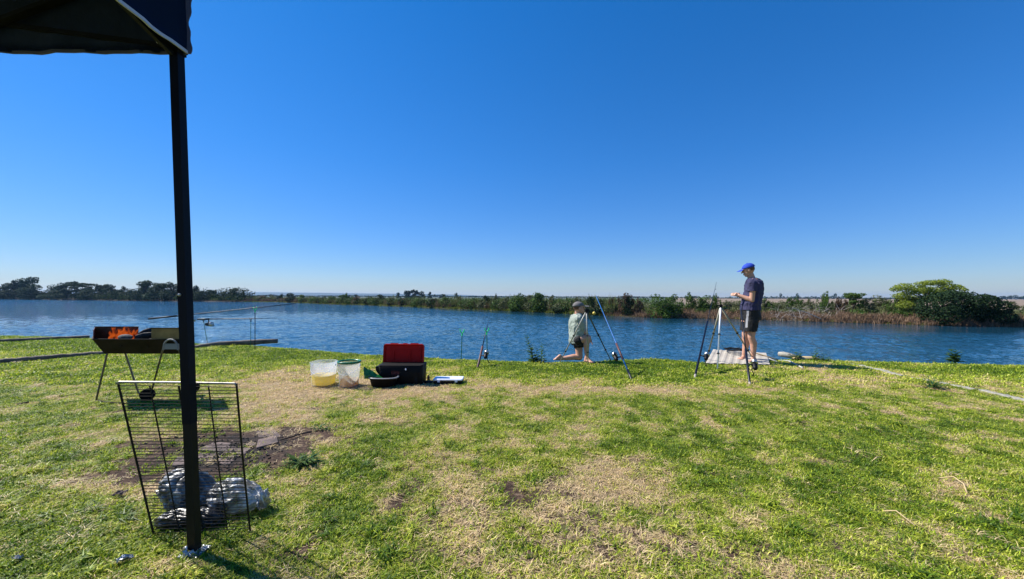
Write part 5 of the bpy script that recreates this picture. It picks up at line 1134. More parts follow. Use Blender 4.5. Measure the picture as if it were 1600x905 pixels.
# ------------------------------------------------------------------ bank sticks, rods, tripods
def bank_stick(base, top, label, stick='stick_green', head='neon_green', s=1.0):
    o = empty('bank_stick', base); tag(o, label, 'rod rest', 'rod rests along the shore')
    MB().tube([Vector(base) - Vector((0, 0, .05)), top], 0.006 * s, 6).build('stick', M[stick], o)
    t = Vector(top); h = MB(); h.tube([t + Vector((-.03, 0, .05)) * s, t + Vector((-.022, 0, .01)) * s, t, t + Vector((.022, 0, .01)) * s, t + Vector((.03, 0, .05)) * s], 0.007 * s, 6); h.tube([t - Vector((0, 0, .045)) * s, t], .01 * s, 6)
    h.build('fork', M[head], o)
def reel(parent, c, d, side, s=1.0):
    """spinning reel hanging on SIDE (unit vector) of a rod whose direction is D"""
    d = Vector(d).normalized(); n = Vector(side); n = (n - d * n.dot(d)).normalized(); k = d.cross(n); c = Vector(c)
    m = MB(); m.tube([c, c + n * .04 * s, c + n * .06 * s - d * .01 * s], [.006 * s, .007 * s, .01 * s], 6); m.capsule(c + n * .065 * s - d * .03 * s, .02 * s, c + n * .065 * s + d * .005 * s, .024 * s, 10)
    b = m.build('reel', M['black_metal'], parent, True)
    Rm = Matrix((n, k, d)).transposed(); MB().lathe([(.016 * s, 0), (.03 * s, .002), (.026 * s, .008), (.022 * s, .03), (.028 * s, .036), (.012 * s, .045)], c + n * .065 * s + d * .03 * s, 14, rot=Rm).build('spool', M['steel'] if s > 1.15 else M['black_metal'], b, True)
    MB().tube([c + n * .065 * s, c + n * .065 * s + k * .06 * s, c + n * .085 * s + k * .07 * s - d * .03 * s, c + n * .09 * s + k * .095 * s - d * .03 * s], [.004 * s, .004 * s, .004 * s, .008 * s], 6).build('crank', M['black_metal'], b, True)
def rod(name, pts, radii, label, mats, reel_at=None, side=(0, 0, -1), grip=(0, .15), rs=1.0, guides=(), butt=None):
    o = empty(name, pts[0]); tag(o, label, 'fishing rod'); a, b = Vector(pts[0]), Vector(pts[-1]); d = (b - a)
    def at(t): return lerp(a, b, t)
    def rad(t): return radii[0] + (radii[1] - radii[0]) * t
    MB().tube([at(grip[1] * .9), at(.35), at(.7), at(1)], [rad(grip[1]), rad(.35), rad(.7), rad(1)], 8).build('blank', M[mats[0]], o, True)
    g = MB().tube([at(grip[0]), at(grip[0] + .004), at((grip[0] + grip[1]) / 2), at(grip[1])], [radii[0] * 1.3, radii[0] * 1.55, radii[0] * 1.35, radii[0] * 1.5], 8); g.build('grip', M[mats[1]], o, True)
    if butt: MB().tube([at(-.004), at(butt)], radii[0] * 1.45, 8).build('butt_cap', M['rod_cork'], o)
    if reel_at is not None: reel(o, at(reel_at), d, side, rs)
    n = Vector(side); dd = d.normalized(); n = (n - dd * n.dot(dd)).normalized(); k = dd.cross(n)
    for gt in guides:
        c = at(gt); rr_ = .018 * (1 - gt * .6); m = MB(); m.tube([c + n * (rr_ + rad(gt)) + (n * math.cos(q) + k * math.sin(q)) * rr_ for q in [i * math.pi / 5 for i in range(11)]], .0022, 5, cap=False); m.tube([c, c + n * .01], .003, 5); m.build('guide_ring', M['black_metal'], o)
# left shore
sb = G(398.5, 547); bank_stick(sb, P(398.5, 484, sb.y), 'thin dark stick with bright green fork carrying the upper left rod', 'black_metal', s=1.35)
rod('fishing_rod', [P(232, 498.3, 8.6), P(462, 474.5, 8.25)], (.013, .0065), 'long black rod held level behind the canopy post, upper of the left two', ('rod_black', 'rod_black'), .29, (0, 0, -1), (0, .2), 1.7, (.5, .62, .78, .9))
s1 = P(318, 501, 9.2); bank_stick(G(325, 539), s1, 'short green stick under the handle of the lower left rod', 'stick_green', 'black_metal')
s2 = G(391.5, 543); bank_stick(s2, P(392, 500, s2.y), 'green stick with a dark fork just left of the taller green-headed one', 'stick_green', 'black_metal')
rod('fishing_rod', [P(308.5, 499, 9.2), P(434, 497, 8.8)], (.014, .005), 'thin rod lying level on two short sticks, lower of the left two', ('rod_black', 'rod_black'), .145, (0, 0, -1), (0, .15), 1.9, (.4, .6, .8))
# middle shore
b1 = G(720.5, 561); bank_stick(b1, P(722, 520, b1.y), 'dark stick with empty green fork, left of the two on the middle shore', s=1.35)
b2 = G(761.5, 563.5); bank_stick(b2, P(760.5, 518, b2.y), 'dark stick with green fork and a rod leaning in it', s=1.35)
rod('fishing_rod', [GP(746, 576), P(763.5, 500, 7.4)], (.014, .004), 'short dark rod with maroon grip leaning in a green fork', ('rod_black', 'rod_maroon'), .24, (1, -.3, 0), (0, .42), 1.5, (.6, .8))
MB_foot = None
# first tripod (kneeling person) and blue rod
def tripod(head, feet, mats, label, sections=(0.45, 0.7), r0=.013):
    o = empty('tripod', (head.x, head.y, 0)); tag(o, label, 'tripod', 'aluminium rod tripods')
    for f, m in zip(feet, mats):
        lg = MB().tube([head + (f - head) * .02, lerp(head, f, sections[0]), lerp(head, f, sections[0] + .001), lerp(head, f, .75), lerp(head, f, .751), f], [r0, r0, r0 * .85, r0 * .85, r0 * .68, r0 * .68], 8).build('leg', M[m], o, True)
        for t in (sections[0], .75): MB().tube([lerp(head, f, t - .008), lerp(head, f, t + .008)], r0 * 1.5, 8).build('clamp', M['black_plastic'], lg)
    m = MB(); m.tube([head - Vector((0, 0, .03)), head + Vector((0, 0, .035))], [.024, .018], 10); m.box(head + Vector((0, 0, .015)), (.055, .035, .03)); m.build('head', M['black_plastic'], o)
    return o
h1 = P(916.5, 486, 6.72)
t1 = tripod(h1, [GP(918.8, 571), GP(873.5, 564.5), GP(955, 560.5)], ['alu_pale', 'alu_pale', 'olive'], 'pale-legged tripod standing in front of the kneeling person', r0=.0125)
rod('fishing_rod', [GP(987, 594), P(931.5, 463, 7.6)], (.0115, .005), 'bright blue rod with a black reel leaning beside the kneeling person', ('rod_blue', 'rod_black'), .22, (-1, -.2, -.3), (0, .09), 1.5, (.42, .62, .8))
# black section of the blue rod between reel and blank
seg = MB().tube([lerp(GP(987, 594), P(931.5, 463, 7.6), t) for t in (.19, .28, .36)], .0175, 8)
for o_ in list(COL.objects):
    if o_.get('label', '').startswith('bright blue rod'): seg.build('reel_seat', M['rod_maroon'], o_, True)
fl = P(928.3, 489.5, 7.5)
fo = empty('bite_float', fl); tag(fo, 'small yellow float ball hanging on the line of the blue rod', 'float')
MB().ball(fl, (.031, .031, .031), 14, 10).build('ball', M['yellow'], fo, True)
MB().tube([fl + Vector((0, 0, .025)), lerp(fl, P(932.5, 466, 7.6), .5) + Vector((-.01, 0, 0)), P(932.5, 466, 7.6)], .0012, 4).build('line', M['rod_black'], fo)
# second tripod (standing person)
h2 = P(1126, 479, 6.75)
t2 = tripod(h2, [GP(1121, 578), GP(1102, 566), GP(1182, 568)], ['alu_white', 'alu_tan', 'alu_tan'], 'white and tan tripod with a wavy rod bar beside the standing person', r0=.0145)
bar = [h2 + Vector((.03, 0, .02))]
for k in range(25):
    t = k / 24; q = lerp(P(1130, 477.5, 6.75), P(1160, 477, 6.62), t); q.z += .022 * (abs(math.cos(t * math.pi * 2.0)) ** .6) - .012; bar.append(q)
MB().tube(bar + [P(1161, 492, 6.62)], .0055, 6).build('rod_bar', M['black_metal'], t2, True)
bar = [h2 + Vector((-.03, 0, .02)), P(1119, 480, 6.78), P(1112, 478, 6.85), P(1106.5, 482, 6.9), P(1103, 477, 6.9)]
rod('fishing_rod', [GP(1085.5, 590), P(1119.5, 441, 8.2)], (.011, .0025), 'dark rod left of the second tripod, its thin tip high above the bank', ('rod_black', 'rod_black'), .18, (.9, -.3, -.2), (0.02, .5), 1.5, (.62, .75, .9), butt=.03)
rod('fishing_rod', [GP(1171.5, 601), P(1157.5, 478, 6.6)], (.011, .007), 'black rod with a silver butt leaning in front of the standing person', ('rod_black', 'rod_black'), .23, (1, -.2, -.3), (0.02, .4), 1.6, (), butt=.05)

# ------------------------------------------------------------------ cream sheet, net, poles, stump on the bank
def sheet_board():
    a, b = G(1102.5, 568.5, .02), G(1203, 570.5, .02); Dt = 7.85; c, d = P(1114.5, 547, Dt), P(1197, 552.5, 7.75)
    n, m = 96, 6; vs = []; fs = []
    for side in (0, 1):
        for i in range(n + 1):
            for j in range(m + 1):
                u, v = i / n, j / m; p = lerp(lerp(a, b, u), lerp(c, d, u), v); w = math.sin((u * 8.5) * 2 * math.pi); w = max(-1, min(1, w * 1.6)); p.z += .004 * w * (1 - .75 * max(0, u - .5) * 2) - side * .006 + .012; vs.append(p)
    k = (n + 1) * (m + 1)
    for side in (0, 1):
        for i in range(n):
            for j in range(m):
                q = side * k + i * (m + 1) + j; f = (q, q + m + 1, q + m + 2, q + 1); fs.append(f if not side else f[::-1])
    for i in range(n): q = i * (m + 1); fs += [(q, k + q, k + q + m + 1, q + m + 1), (q + m, q + 2 * m + 1, k + q + 2 * m + 1, k + q + m)]
    for j in range(m): q = n * (m + 1) + j; fs += [(j, j + 1, k + j + 1, k + j), (q, k + q, k + q + 1, q + 1)]
    o = mesh_obj('corrugated_sheet', vs, fs, M['cream_sheet'], None, False); tag(o, 'cream corrugated sheet lying on the bank under the standing person', 'sheet')
sheet_board()
def net():
    c = P(1147, 548.3, 7.6); o = empty('landing_net', c); tag(o, 'black landing net with a long pale pole, lying on the cream sheet', 'landing net')
    hoop = [c + Vector((math.cos(a) * .17, math.sin(a) * .22, .03 + .01 * math.sin(a * 3))) for a in [k * 6.283 / 28 for k in range(29)]]
    MB().tube(hoop, .007, 6, cap=False).build('hoop', M['black_plastic'], o, True)
    m = MB(); r = random.Random(2)
    for k in range(26):
        t = -1 + 2 * (k + .5) / 26; w = math.sqrt(1 - t * t)
        m.tube([c + Vector((t * .17, -w * .22, .03)), c + Vector((t * .12 + r.uniform(-.02, .02), -.02, .015 + r.uniform(0, .05))), c + Vector((t * .17, w * .22, .03))], .0022, 4)
        m.tube([c + Vector((-w * .17, t * .22, .03)), c + Vector((r.uniform(-.02, .02), t * .15, .015 + r.uniform(0, .05))), c + Vector((w * .17, t * .22, .03))], .0022, 4)
    tag(m.build('mesh_net', M['black_plastic'], o), kind='stuff')
    MB().tube([c + Vector((.16, -.05, .03)), P(1186, 553.5, 7.5), P(1216, 562.5, 7.25)], .012, 7).build('pole', M['bamboo'], o, True)
net()
def pole(pts, r, mat, label):
    o = MB().tube(pts, r, 7).build('pole', M[mat], None, True); tag(o, label, 'pole')
pole([P(1182, 552, 7.7), P(1214, 565.5, 7.15)], .012, 'alu_pale', 'pale pole end lying across the cream sheet beside the net pole')
pole([GP(1216, 562, .03), GP(1233, 566.5, .03), GP(1254, 576, .015)], .014, 'alu_pale', 'white pole with a dark end cap lying on the grass past the cream sheet')
def stump():
    a, b = G(1217, 558), G(1241, 561); mb = MB(); pts = [a + Vector((0, 0, .06)), lerp(a, b, .3) + Vector((0, 0, .065)), lerp(a, b, .7) + Vector((0, 0, .055)), b + Vector((.1, 0, .035))]
    mb.tube(pts, [.045, .055, .05, .03], 12); o = mb.build('log_stub', M['kerb'], None, True); tag(o, 'pale weathered log stub at the bank edge right of the cream sheet', 'log')
    c = G(1262, 562); mb = MB(); mb.ball(c + Vector((0, .05, .01)), (.28, .08, .05), 16, 8); o = mb.build('earth_mound', M['slab'], None, True); tag(o, 'low pale earth mound at the bank edge behind the shadow', 'mound')
    o.data.materials[0] = M['straw_bit']
stump()

# ------------------------------------------------------------------ weeds and litter
def weed(px, py, parts_, label, seed, leafm='bright', leaf=.26):
    b = GP(px, py); D = b.y; o = empty('weed', b); tag(o, label, 'weed', 'weeds along the near bank'); r = random.Random(seed); st = MB(); V = []
    for (x1, y1, nl, sz) in parts_:
        t = P(x1, y1, D + r.uniform(-.05, .05)); base = b + Vector((r.uniform(-.03, .03), 0, -.02)); mid = lerp(base, t, .5) + Vector((r.uniform(-.02, .02), 0, .01))
        st.tube([base, mid, t], [.005, .004, .002], 5); d_ = (t - base)
        for k in range(nl):
            q = lerp(base, t, 0.12 + .88 * k / nl); a = k * 2.4 + r.uniform(-.4, .4); L_ = sz * 1.7 * r.uniform(.7, 1.2) * (1.15 - .5 * k / nl); w = L_ * leaf
            dr = Vector((math.cos(a), math.sin(a), r.uniform(.2, .8))).normalized(); sd = dr.cross(Vector((0, 0, 1))).normalized() * w
            V += [q, q + dr * L_ * .5 + sd - Vector((0, 0, .002)), q + dr * L_ - Vector((0, 0, L_ * .25)), q + dr * L_ * .5 - sd]
    st.build('stems', M['stick_green'], o); v = np.array([tuple(p) for p in V]); f = np.arange(len(v)).reshape(-1, 4)
    c = bpy.data.objects.new('leaves', np_mesh('leaves', v, f, LM[leafm])); COL.objects.link(c); c.parent = o; c.matrix_parent_inverse = parent_matrix(o).inverted()
weed(834, 565, [(821.5, 523, 44, .06), (828, 545, 18, .08), (839, 548, 12, .07), (826, 560, 10, .09), (842, 561, 10, .09)], 'tall upright leafy weed at the water edge, tallest on the shore', 1)
weed(845, 565, [(847, 537, 28, .055), (841, 553, 10, .06), (852, 560, 10, .07)], 'shorter thin weed just right of the tallest weed', 2)
weed(1275, 563, [(1275, 545, 16, .05), (1270, 556, 10, .06), (1281, 556, 10, .06)], 'upright weed at the bank edge behind the shadow of the standing person', 3)
weed(1289, 564, [(1286, 553, 12, .05), (1294, 558, 10, .06), (1283, 560, 8, .06)], 'low weed right of the upright weed behind the shadow', 4)
weed(1245, 562, [(1243, 550, 14, .06), (1252, 552, 12, .06), (1237, 555, 10, .07), (1249, 557, 12, .07)], 'dark bushy weed beside the pale log stub', 5, 'mid')
weed(1491, 563, [(1486, 545, 14, .08), (1493, 547, 14, .08), (1499, 552, 12, .08), (1483, 553, 12, .08), (1491, 556, 12, .08)], 'dense green leafy clump standing alone at the right bank edge', 6, 'mid')
weed(1455, 607, [(1450, 587, 8, .1), (1462, 590, 8, .1), (1456, 596, 10, .1), (1447, 600, 10, .12), (1468, 600, 10, .12), (1475, 603, 8, .1)], 'tuft of tall grass growing over the stone kerb', 7, 'bright', .07)
weed(470, 727, [(458, 718, 10, .09), (475, 712, 10, .09), (495, 709, 10, .09), (450, 728, 12, .07), (482, 722, 12, .07), (462, 724, 14, .07), (478, 728, 14, .06), (490, 715, 14, .06), (445, 722, 10, .06)], 'dark green long-bladed grass clump right of the fire pit', 8, 'mid', .07)
weed(500, 672, [(490, 668, 8, .07), (508, 662, 8, .08), (515, 667, 8, .07)], 'small dark grass clump beyond the end of the black stick', 9, 'mid', .07)
def strand(name, pts, rr, mat, label, cat):
    o = MB().tube(pts, rr, 5).build(name, M[mat], None, True); tag(o, label, cat)
strand('stick', [GP(438, 689, .012), GP(455, 687, .02), GP(470, 682, .018), GP(487, 678, .015)], .006, 'twig', 'crooked black stick right of the fire pit slabs', 'stick')
strand('stick', [GP(153, 628, .01), GP(175, 631, .015), GP(196, 632, .01)], .006, 'twig', 'thin dark stick at the foot of the leftmost braai leg', 'stick')
strand('twig', [GP(27, 632, .01), GP(45, 630, .02)], .009, 'twig', 'short dark twig on the left lawn', 'twig')
strand('dry_stalk', [GP(1466, 750, .01), GP(1490, 753, .03), GP(1506, 764, .03), GP(1511, 773, .01)], .004, 'straw_bit', 'curved pale dry stalk on the right lawn', 'stalk')
strand('dry_stalk', [GP(1380, 803, .01), GP(1400, 808, .03), GP(1430, 826, .01)], .0035, 'straw_bit', 'pale dry stalk nearest the lower right of the lawn', 'stalk')
strand('dry_stalk', [GP(1362, 723, .01), GP(1370, 720, .03), GP(1379, 716, .01)], .0035, 'straw_bit', 'short pale forked stalk on the right lawn', 'stalk')
def scrap(px, py, w, h, mat, label, seed, rz=0.4):
    c = GP(px, py, .02); r = random.Random(seed); vs = []; n = 5
    for i in range(n + 1):
        for j in range(n + 1): vs.append(Vector(((i / n - .5) * w, (j / n - .5) * h, r.uniform(-.006, .012))))
    R_ = Matrix.Rotation(rz, 3, 'Z'); fs = [(i * (n + 1) + j, (i + 1) * (n + 1) + j, (i + 1) * (n + 1) + j + 1, i * (n + 1) + j + 1) for i in range(n) for j in range(n)]
    o = mesh_obj('litter_scrap', [c + R_ @ v for v in vs], fs, mat); tag(o, label, 'litter', 'scraps of litter in the grass'); s_ = o.modifiers.new('s', 'SOLIDIFY'); s_.thickness = .001
scrap(195, 880, .055, .03, M['foil'], 'bluish foil scrap in the grass below the wire grill', 1, .9)
scrap(28, 878, .032, .02, M['tub_rim'], 'white paper scrap near the lower left corner', 2, .2)
scrap(188, 777, .06, .04, M['slab'], 'flat pinkish-grey chip left of the bags', 3, .2)

# ------------------------------------------------------------------ people
def ring_at(c, fwd, hw, dep, n=20, sq=2.3, up=None):
    """horizontal body section: HW half width along FWD, DEP half width across it"""
    f = Vector(fwd).normalized(); s_ = Vector((0, 0, 1)).cross(f).normalized(); out = []
    for k in range(n):
        a = 2 * math.pi * k / n; ca, sa = math.cos(a), math.sin(a)
        out.append(Vector(c) + f * math.copysign(abs(ca) ** (2 / sq), ca) * hw + s_ * math.copysign(abs(sa) ** (2 / sq), sa) * dep)
    return out
def torso(mb, rows, D, fwd):
    """rows (py, centre px, half width px, half depth m)"""
    s = D / 600; mb.loft([ring_at(P(cx_, py, D), fwd, hw * s, dp) for py, cx_, hw, dp in rows])
def hand(mb, wrist, tip_dir, palm_n, s=1.0, curl=0.6, thumb_side=1):
    """palm, four unequal bent fingers and a thumb"""
    d = Vector(tip_dir).normalized(); n = Vector(palm_n); n = (n - d * n.dot(d)).normalized(); w = d.cross(n).normalized(); wr = Vector(wrist)
    c = wr + d * .045 * s
    mb.ball(c, (.045 * s, .036 * s, .016 * s), 12, 8, Matrix((d, w, n)).transposed())
    for i, (off, L_) in enumerate(((-.027, .06), (-.009, .072), (.009, .068), (.027, .053))):
        b = wr + d * .078 * s + w * off * s * 1.1; p1 = b + (d - n * curl * .5 * -1).normalized() * L_ * .5 * s; p2 = p1 + (d * (1 - curl) + n * curl).normalized() * L_ * .42 * s
        mb.capsule(b - d * .01, .0088 * s, p1, .008 * s, 7); mb.capsule(p1, .008 * s, p2, .0068 * s, 7)
    t0 = wr + d * .025 * s - w * .03 * s * thumb_side; t1 = t0 + (d * .6 - w * .7 * thumb_side + n * .25).normalized() * .035 * s; t2 = t1 + (d * .9 + n * .4).normalized() * .03 * s
    mb.capsule(t0, .012 * s, t1, .0105 * s, 7); mb.capsule(t1, .0105 * s, t2, .008 * s, 7)
def head_parts(mb, c, f, u, s=1.0):
    f = Vector(f).normalized(); u = Vector(u); u = (u - f * u.dot(f)).normalized(); l = u.cross(f).normalized(); Rm = Matrix((f, l, u)).transposed(); c = Vector(c)
    W = lambda a, b, d: c + (f * a + l * b + u * d) * s
    mb.ball(W(-.008, 0, .02), (.096 * s, .076 * s, .1 * s), 16, 12, Rm); mb.ball(W(.035, 0, -.045), (.058 * s, .055 * s, .068 * s), 14, 10, Rm); mb.ball(W(.062, 0, -.092), (.024 * s, .026 * s, .02 * s), 10, 8, Rm)
    mb.capsule(W(.09, 0, .012), .011 * s, W(.112, 0, -.022), .014 * s, 8); mb.ball(W(.09, 0, -.055), (.012 * s, .026 * s, .009 * s), 10, 6, Rm); mb.ball(W(.09, 0, -.068), (.01 * s, .022 * s, .008 * s), 10, 6, Rm)
    mb.ball(W(.08, 0, .03), (.02 * s, .055 * s, .014 * s), 10, 6, Rm)
    for q in (-1, 1): mb.ball(W(-.005, q * .078, -.012), (.02 * s, .009 * s, .032 * s), 10, 8, Matrix.Rotation(0, 3, 'X') @ Rm)
    return W, Rm
def head_extras(root, body, c, f, u, s, capmat, peak_len, hair='hair'):
    tmp = MB(); W, Rm = head_parts(tmp, c, f, u, s)
    e = None
    for q in (-1, 1): MB().ball(W(.078, q * .03, .008), (.011 * s,) * 3, 8, 6).build('eye', M['eye'], body)
    # hair: close-cropped shell below the cap, at the back and sides
    h = MB(); h.ball(W(-.010, 0, .018), (.097 * s, .078 * s, .096 * s), 18, 14, Rm); hm = h.build('hair', M[hair], root, True)
    bm = bmesh.new(); bm.from_mesh(hm.data); fv = Vector(f).normalized(); cc = W(0, 0, 0)
    U = Rm.col[2]; F = Rm.col[0]
    kill = [v for v in bm.verts if ((v.co - cc).dot(F) > .03 * s and (v.co - cc).dot(U) < .07 * s) or (v.co - cc).dot(U) < -.035 * s]
    bmesh.ops.delete(bm, geom=kill, context='VERTS'); bm.to_mesh(hm.data); bm.free(); sd = hm.modifiers.new('s', 'SOLIDIFY'); sd.thickness = .004
    # cap: crown, peak, button
    cp = MB(); rings = []
    for t in (0, .25, .5, .72, .88, .97):
        r_ = math.sqrt(max(0, 1 - t * t)); rings.append([W(-.012 + math.cos(a) * .108 * r_ , math.sin(a) * .088 * r_, .035 + .088 * t) for a in [k * 6.283 / 24 for k in range(24)]])
    cr = cp.loft(rings).build('cap_crown', M[capmat], root, True)
    n = 14; vs = []; fs = []
    for side in (0, 1):
        for i in range(n + 1):
            a = -1.15 + 2.3 * i / n
            for t in (0, .5, 1):
                x = .08 + (math.cos(a) - .4) * .03 + t * peak_len * (math.cos(a * .95) ** .6 if abs(a) < 1.5 else 0); y = math.sin(a) * (.082 + .0 * t) * (1 - .18 * t); vs.append(W(x, y, .045 - side * .004 - .018 * t - .02 * (y / .08) ** 2))
    k = (n + 1) * 3
    for side in (0, 1):
        for i in range(n):
            for j in range(2): q = side * k + i * 3 + j; ff = (q, q + 3, q + 4, q + 1); fs.append(ff if side else ff[::-1])
    for i in range(n): q = i * 3 + 2; fs.append((q, q + 3, k + q + 3, k + q))
    mesh_obj('cap_peak', vs, fs, M[capmat], cr, False)
    MB().ball(W(-.012, 0, .126), .008 * s, 8, 5).build('cap_button', M[capmat], cr)
    return W

def standing():
    D = 7.12; s = D / 600; F = Vector((-.93, .36, 0)).normalized(); foot_n, foot_f = P(1176, 566, 7.02), P(1162, 565, 7.22)
    o = empty('person', (foot_n.x, D, 0)); tag(o, 'barefoot person standing in blue cap, navy T-shirt and black shorts, hands together', 'person')
    b = MB(); hc = P(1169.3, 422.0, D)
    hf = Vector((-.86, .42, -.28)); head_parts(b, hc, hf, (-.12, 0, 1), 1.02)
    b.capsule(P(1171.5, 427, D), .056, P(1176, 440, D), .068, 14)
    torso(b, [(436, 1176.5, 8, .13), (442, 1177, 10, .19), (452, 1177, 11, .18), (466, 1174.5, 11, .165), (480, 1172.5, 11.5, .16), (494, 1172.5, 13, .165), (503, 1172.5, 12, .16)], D, F)
    Dn, Df = D - .16, D + .155
    # near (left) arm
    sh, el, wr = P(1176.5, 444, Dn), P(1175, 469.5, Dn + .0), P(1155, 461.5, Dn + .13)
    b.capsule(sh, .052, el, .041, 12); b.capsule(el, .043, lerp(el, wr, .35), .042, 12); b.capsule(lerp(el, wr, .35), .042, wr, .027, 12)
    hand(b, wr, P(1144.5, 459.5, Dn + .18) - wr, (0.1, .6, -.5), 1.0, .45, 1)
    sh2, el2, wr2 = P(1172, 444, Df), P(1166, 467, Df + .03), P(1154, 462, Df - .1)
    b.capsule(sh2, .05, el2, .04, 12); b.capsule(el2, .04, wr2, .026, 12); hand(b, wr2, P(1143.5, 458, Df - .17) - wr2, (0, -.6, -.4), 1.0, .55, -1)
    # legs
    def legp(hip, knee, ank, heel, toe, calf_off):
        b.capsule(hip, .088, knee, .058, 14); cf = lerp(knee, ank, .3) + Vector(calf_off); b.capsule(knee, .057, cf, .06, 14); b.capsule(cf, .06, ank, .036, 14)
        b.capsule(ank, .037, heel, .034, 10); d = (toe - heel).normalized(); w = Vector((0, 0, 1)).cross(d).normalized()
        b.capsule(heel, .034, lerp(heel, toe, .62), .03, 10); b.capsule(ank - Vector((0, 0, .01)), .034, lerp(heel, toe, .6), .024, 10)
        for i, (o_, L_) in enumerate(((-.03, .95), (-.013, 1.0), (.003, .97), (.018, .92), (.031, .86))): b.capsule(lerp(heel, toe, .6) + w * o_, .015, heel + (toe - heel) * L_ + w * o_, .0115 if i else .014, 7)
    z0 = .045
    hl = Vector((P(1179, 565, 7.02).x, 7.02, z0 + .03)); legp(P(1176, 500, D - .09), P(1173.8, 527, D - .1), P(1177, 558.5, 7.02), hl, hl + Vector((-.155, -.12, -.014)), (.03, 0, 0))
    hl2 = Vector((P(1164, 565, 7.24).x, 7.24, z0 + .03)); legp(P(1168, 500, D + .09), P(1164.5, 527, D + .1), P(1162.5, 556.5, 7.24), hl2, hl2 + Vector((-.17, -.09, -.014)), (.025, 0, 0))
    body = b.build_remesh('body', M['skin'], o, .0058, 2)
    head_extras(o, body, hc, hf, (-.12, 0, 1), 1.02, 'cap_blue', .085)
    # T-shirt with folds
    t = MB(); torso(t, [(434.8, 1175.5, 6.5, .085), (436.5, 1176.3, 9, .15), (439.5, 1177.3, 11.3, .195), (444, 1178, 12.2, .215), (451, 1178, 12.8, .215), (459, 1177, 13, .205), (467, 1175, 13, .2), (475, 1173, 13.4, .2), (481, 1172.3, 13.6, .205), (485, 1171.8, 14, .21)], D, F)
    t.capsule(sh + Vector((0, .01, .006)), .078, lerp(sh, el, .25), .076, 14); t.tube([sh, lerp(sh, el, .42), lerp(sh, el, .46)], [.07, .08, .08], 14)
    t.tube([sh2, lerp(sh2, el2, .42), lerp(sh2, el2, .46)], [.06, .07, .07], 14)
    st = t.build_remesh('t_shirt', M['shirt_navy'], o, .009, 4)
    cloth_folds(st, .015, 3)
    # shorts
    h = MB(); torso(h, [(479, 1172.4, 12.6, .19), (487, 1172.2, 13.4, .195), (494, 1172.8, 14.2, .2), (500, 1172.8, 14, .195)], D, F)
    h.loft([ring_at(P(px, py, d), F, hw * s, dp) for px, py, hw, dp, d in ((1175, 493, 10.5, .105, D - .085), (1174, 505, 9.6, .1, D - .1), (1172.7, 518, 8.8, .098, D - .1))])
    h.loft([ring_at(P(px, py, d), F, hw * s, dp) for px, py, hw, dp, d in ((1169.5, 493, 10.5, .105, D + .085), (1167, 505, 9.2, .1, D + .1), (1165.5, 516, 8.6, .098, D + .1))])
    sh_ = h.build_remesh('shorts', M['shorts_black'], o, .008, 3); cloth_folds(sh_, .007, 5)
    # light side stripe lying just outside the cloth
    dgm = sh_.data; dgm.materials.append(M['stripe'])
    for p in dgm.polygons:
        c = p.center; px = 800 + c.x / c.y * 600; py = 464.5 + (1.2 - c.z) / c.y * 600 + (px - 800) * .0035
        mid = 1168.8 - (py - 484) * .09
        if abs(px - mid) < 1.7 and 484 < py < 512 and c.y < D - .02: p.material_index = 1
def cloth_folds(o, amp, seed):
    me = o.data; n = len(me.vertices); co = np.empty(n * 3, np.float32); me.vertices.foreach_get('co', co); co = co.reshape(-1, 3); no = np.empty(n * 3, np.float32); me.vertices.foreach_get('normal', no); no = no.reshape(-1, 3)
    d = np.array([(1 - abs(mnoise.noise(Vector((float(c[0]) * 9 + seed, float(c[1]) * 7, float(c[2]) * 5 + float(c[0]) * 6))) * 2.6)) + .5 * (1 - abs(mnoise.noise(Vector((float(c[0]) * 20, float(c[1]) * 18 + seed, float(c[2]) * 13))) * 2.4)) for c in co]) - .8
    d = np.clip(d, -0.55, 0.8); co = co + no * (d * amp)[:, None]; me.vertices.foreach_set('co', co.astype(np.float32).ravel()); me.update()
standing()

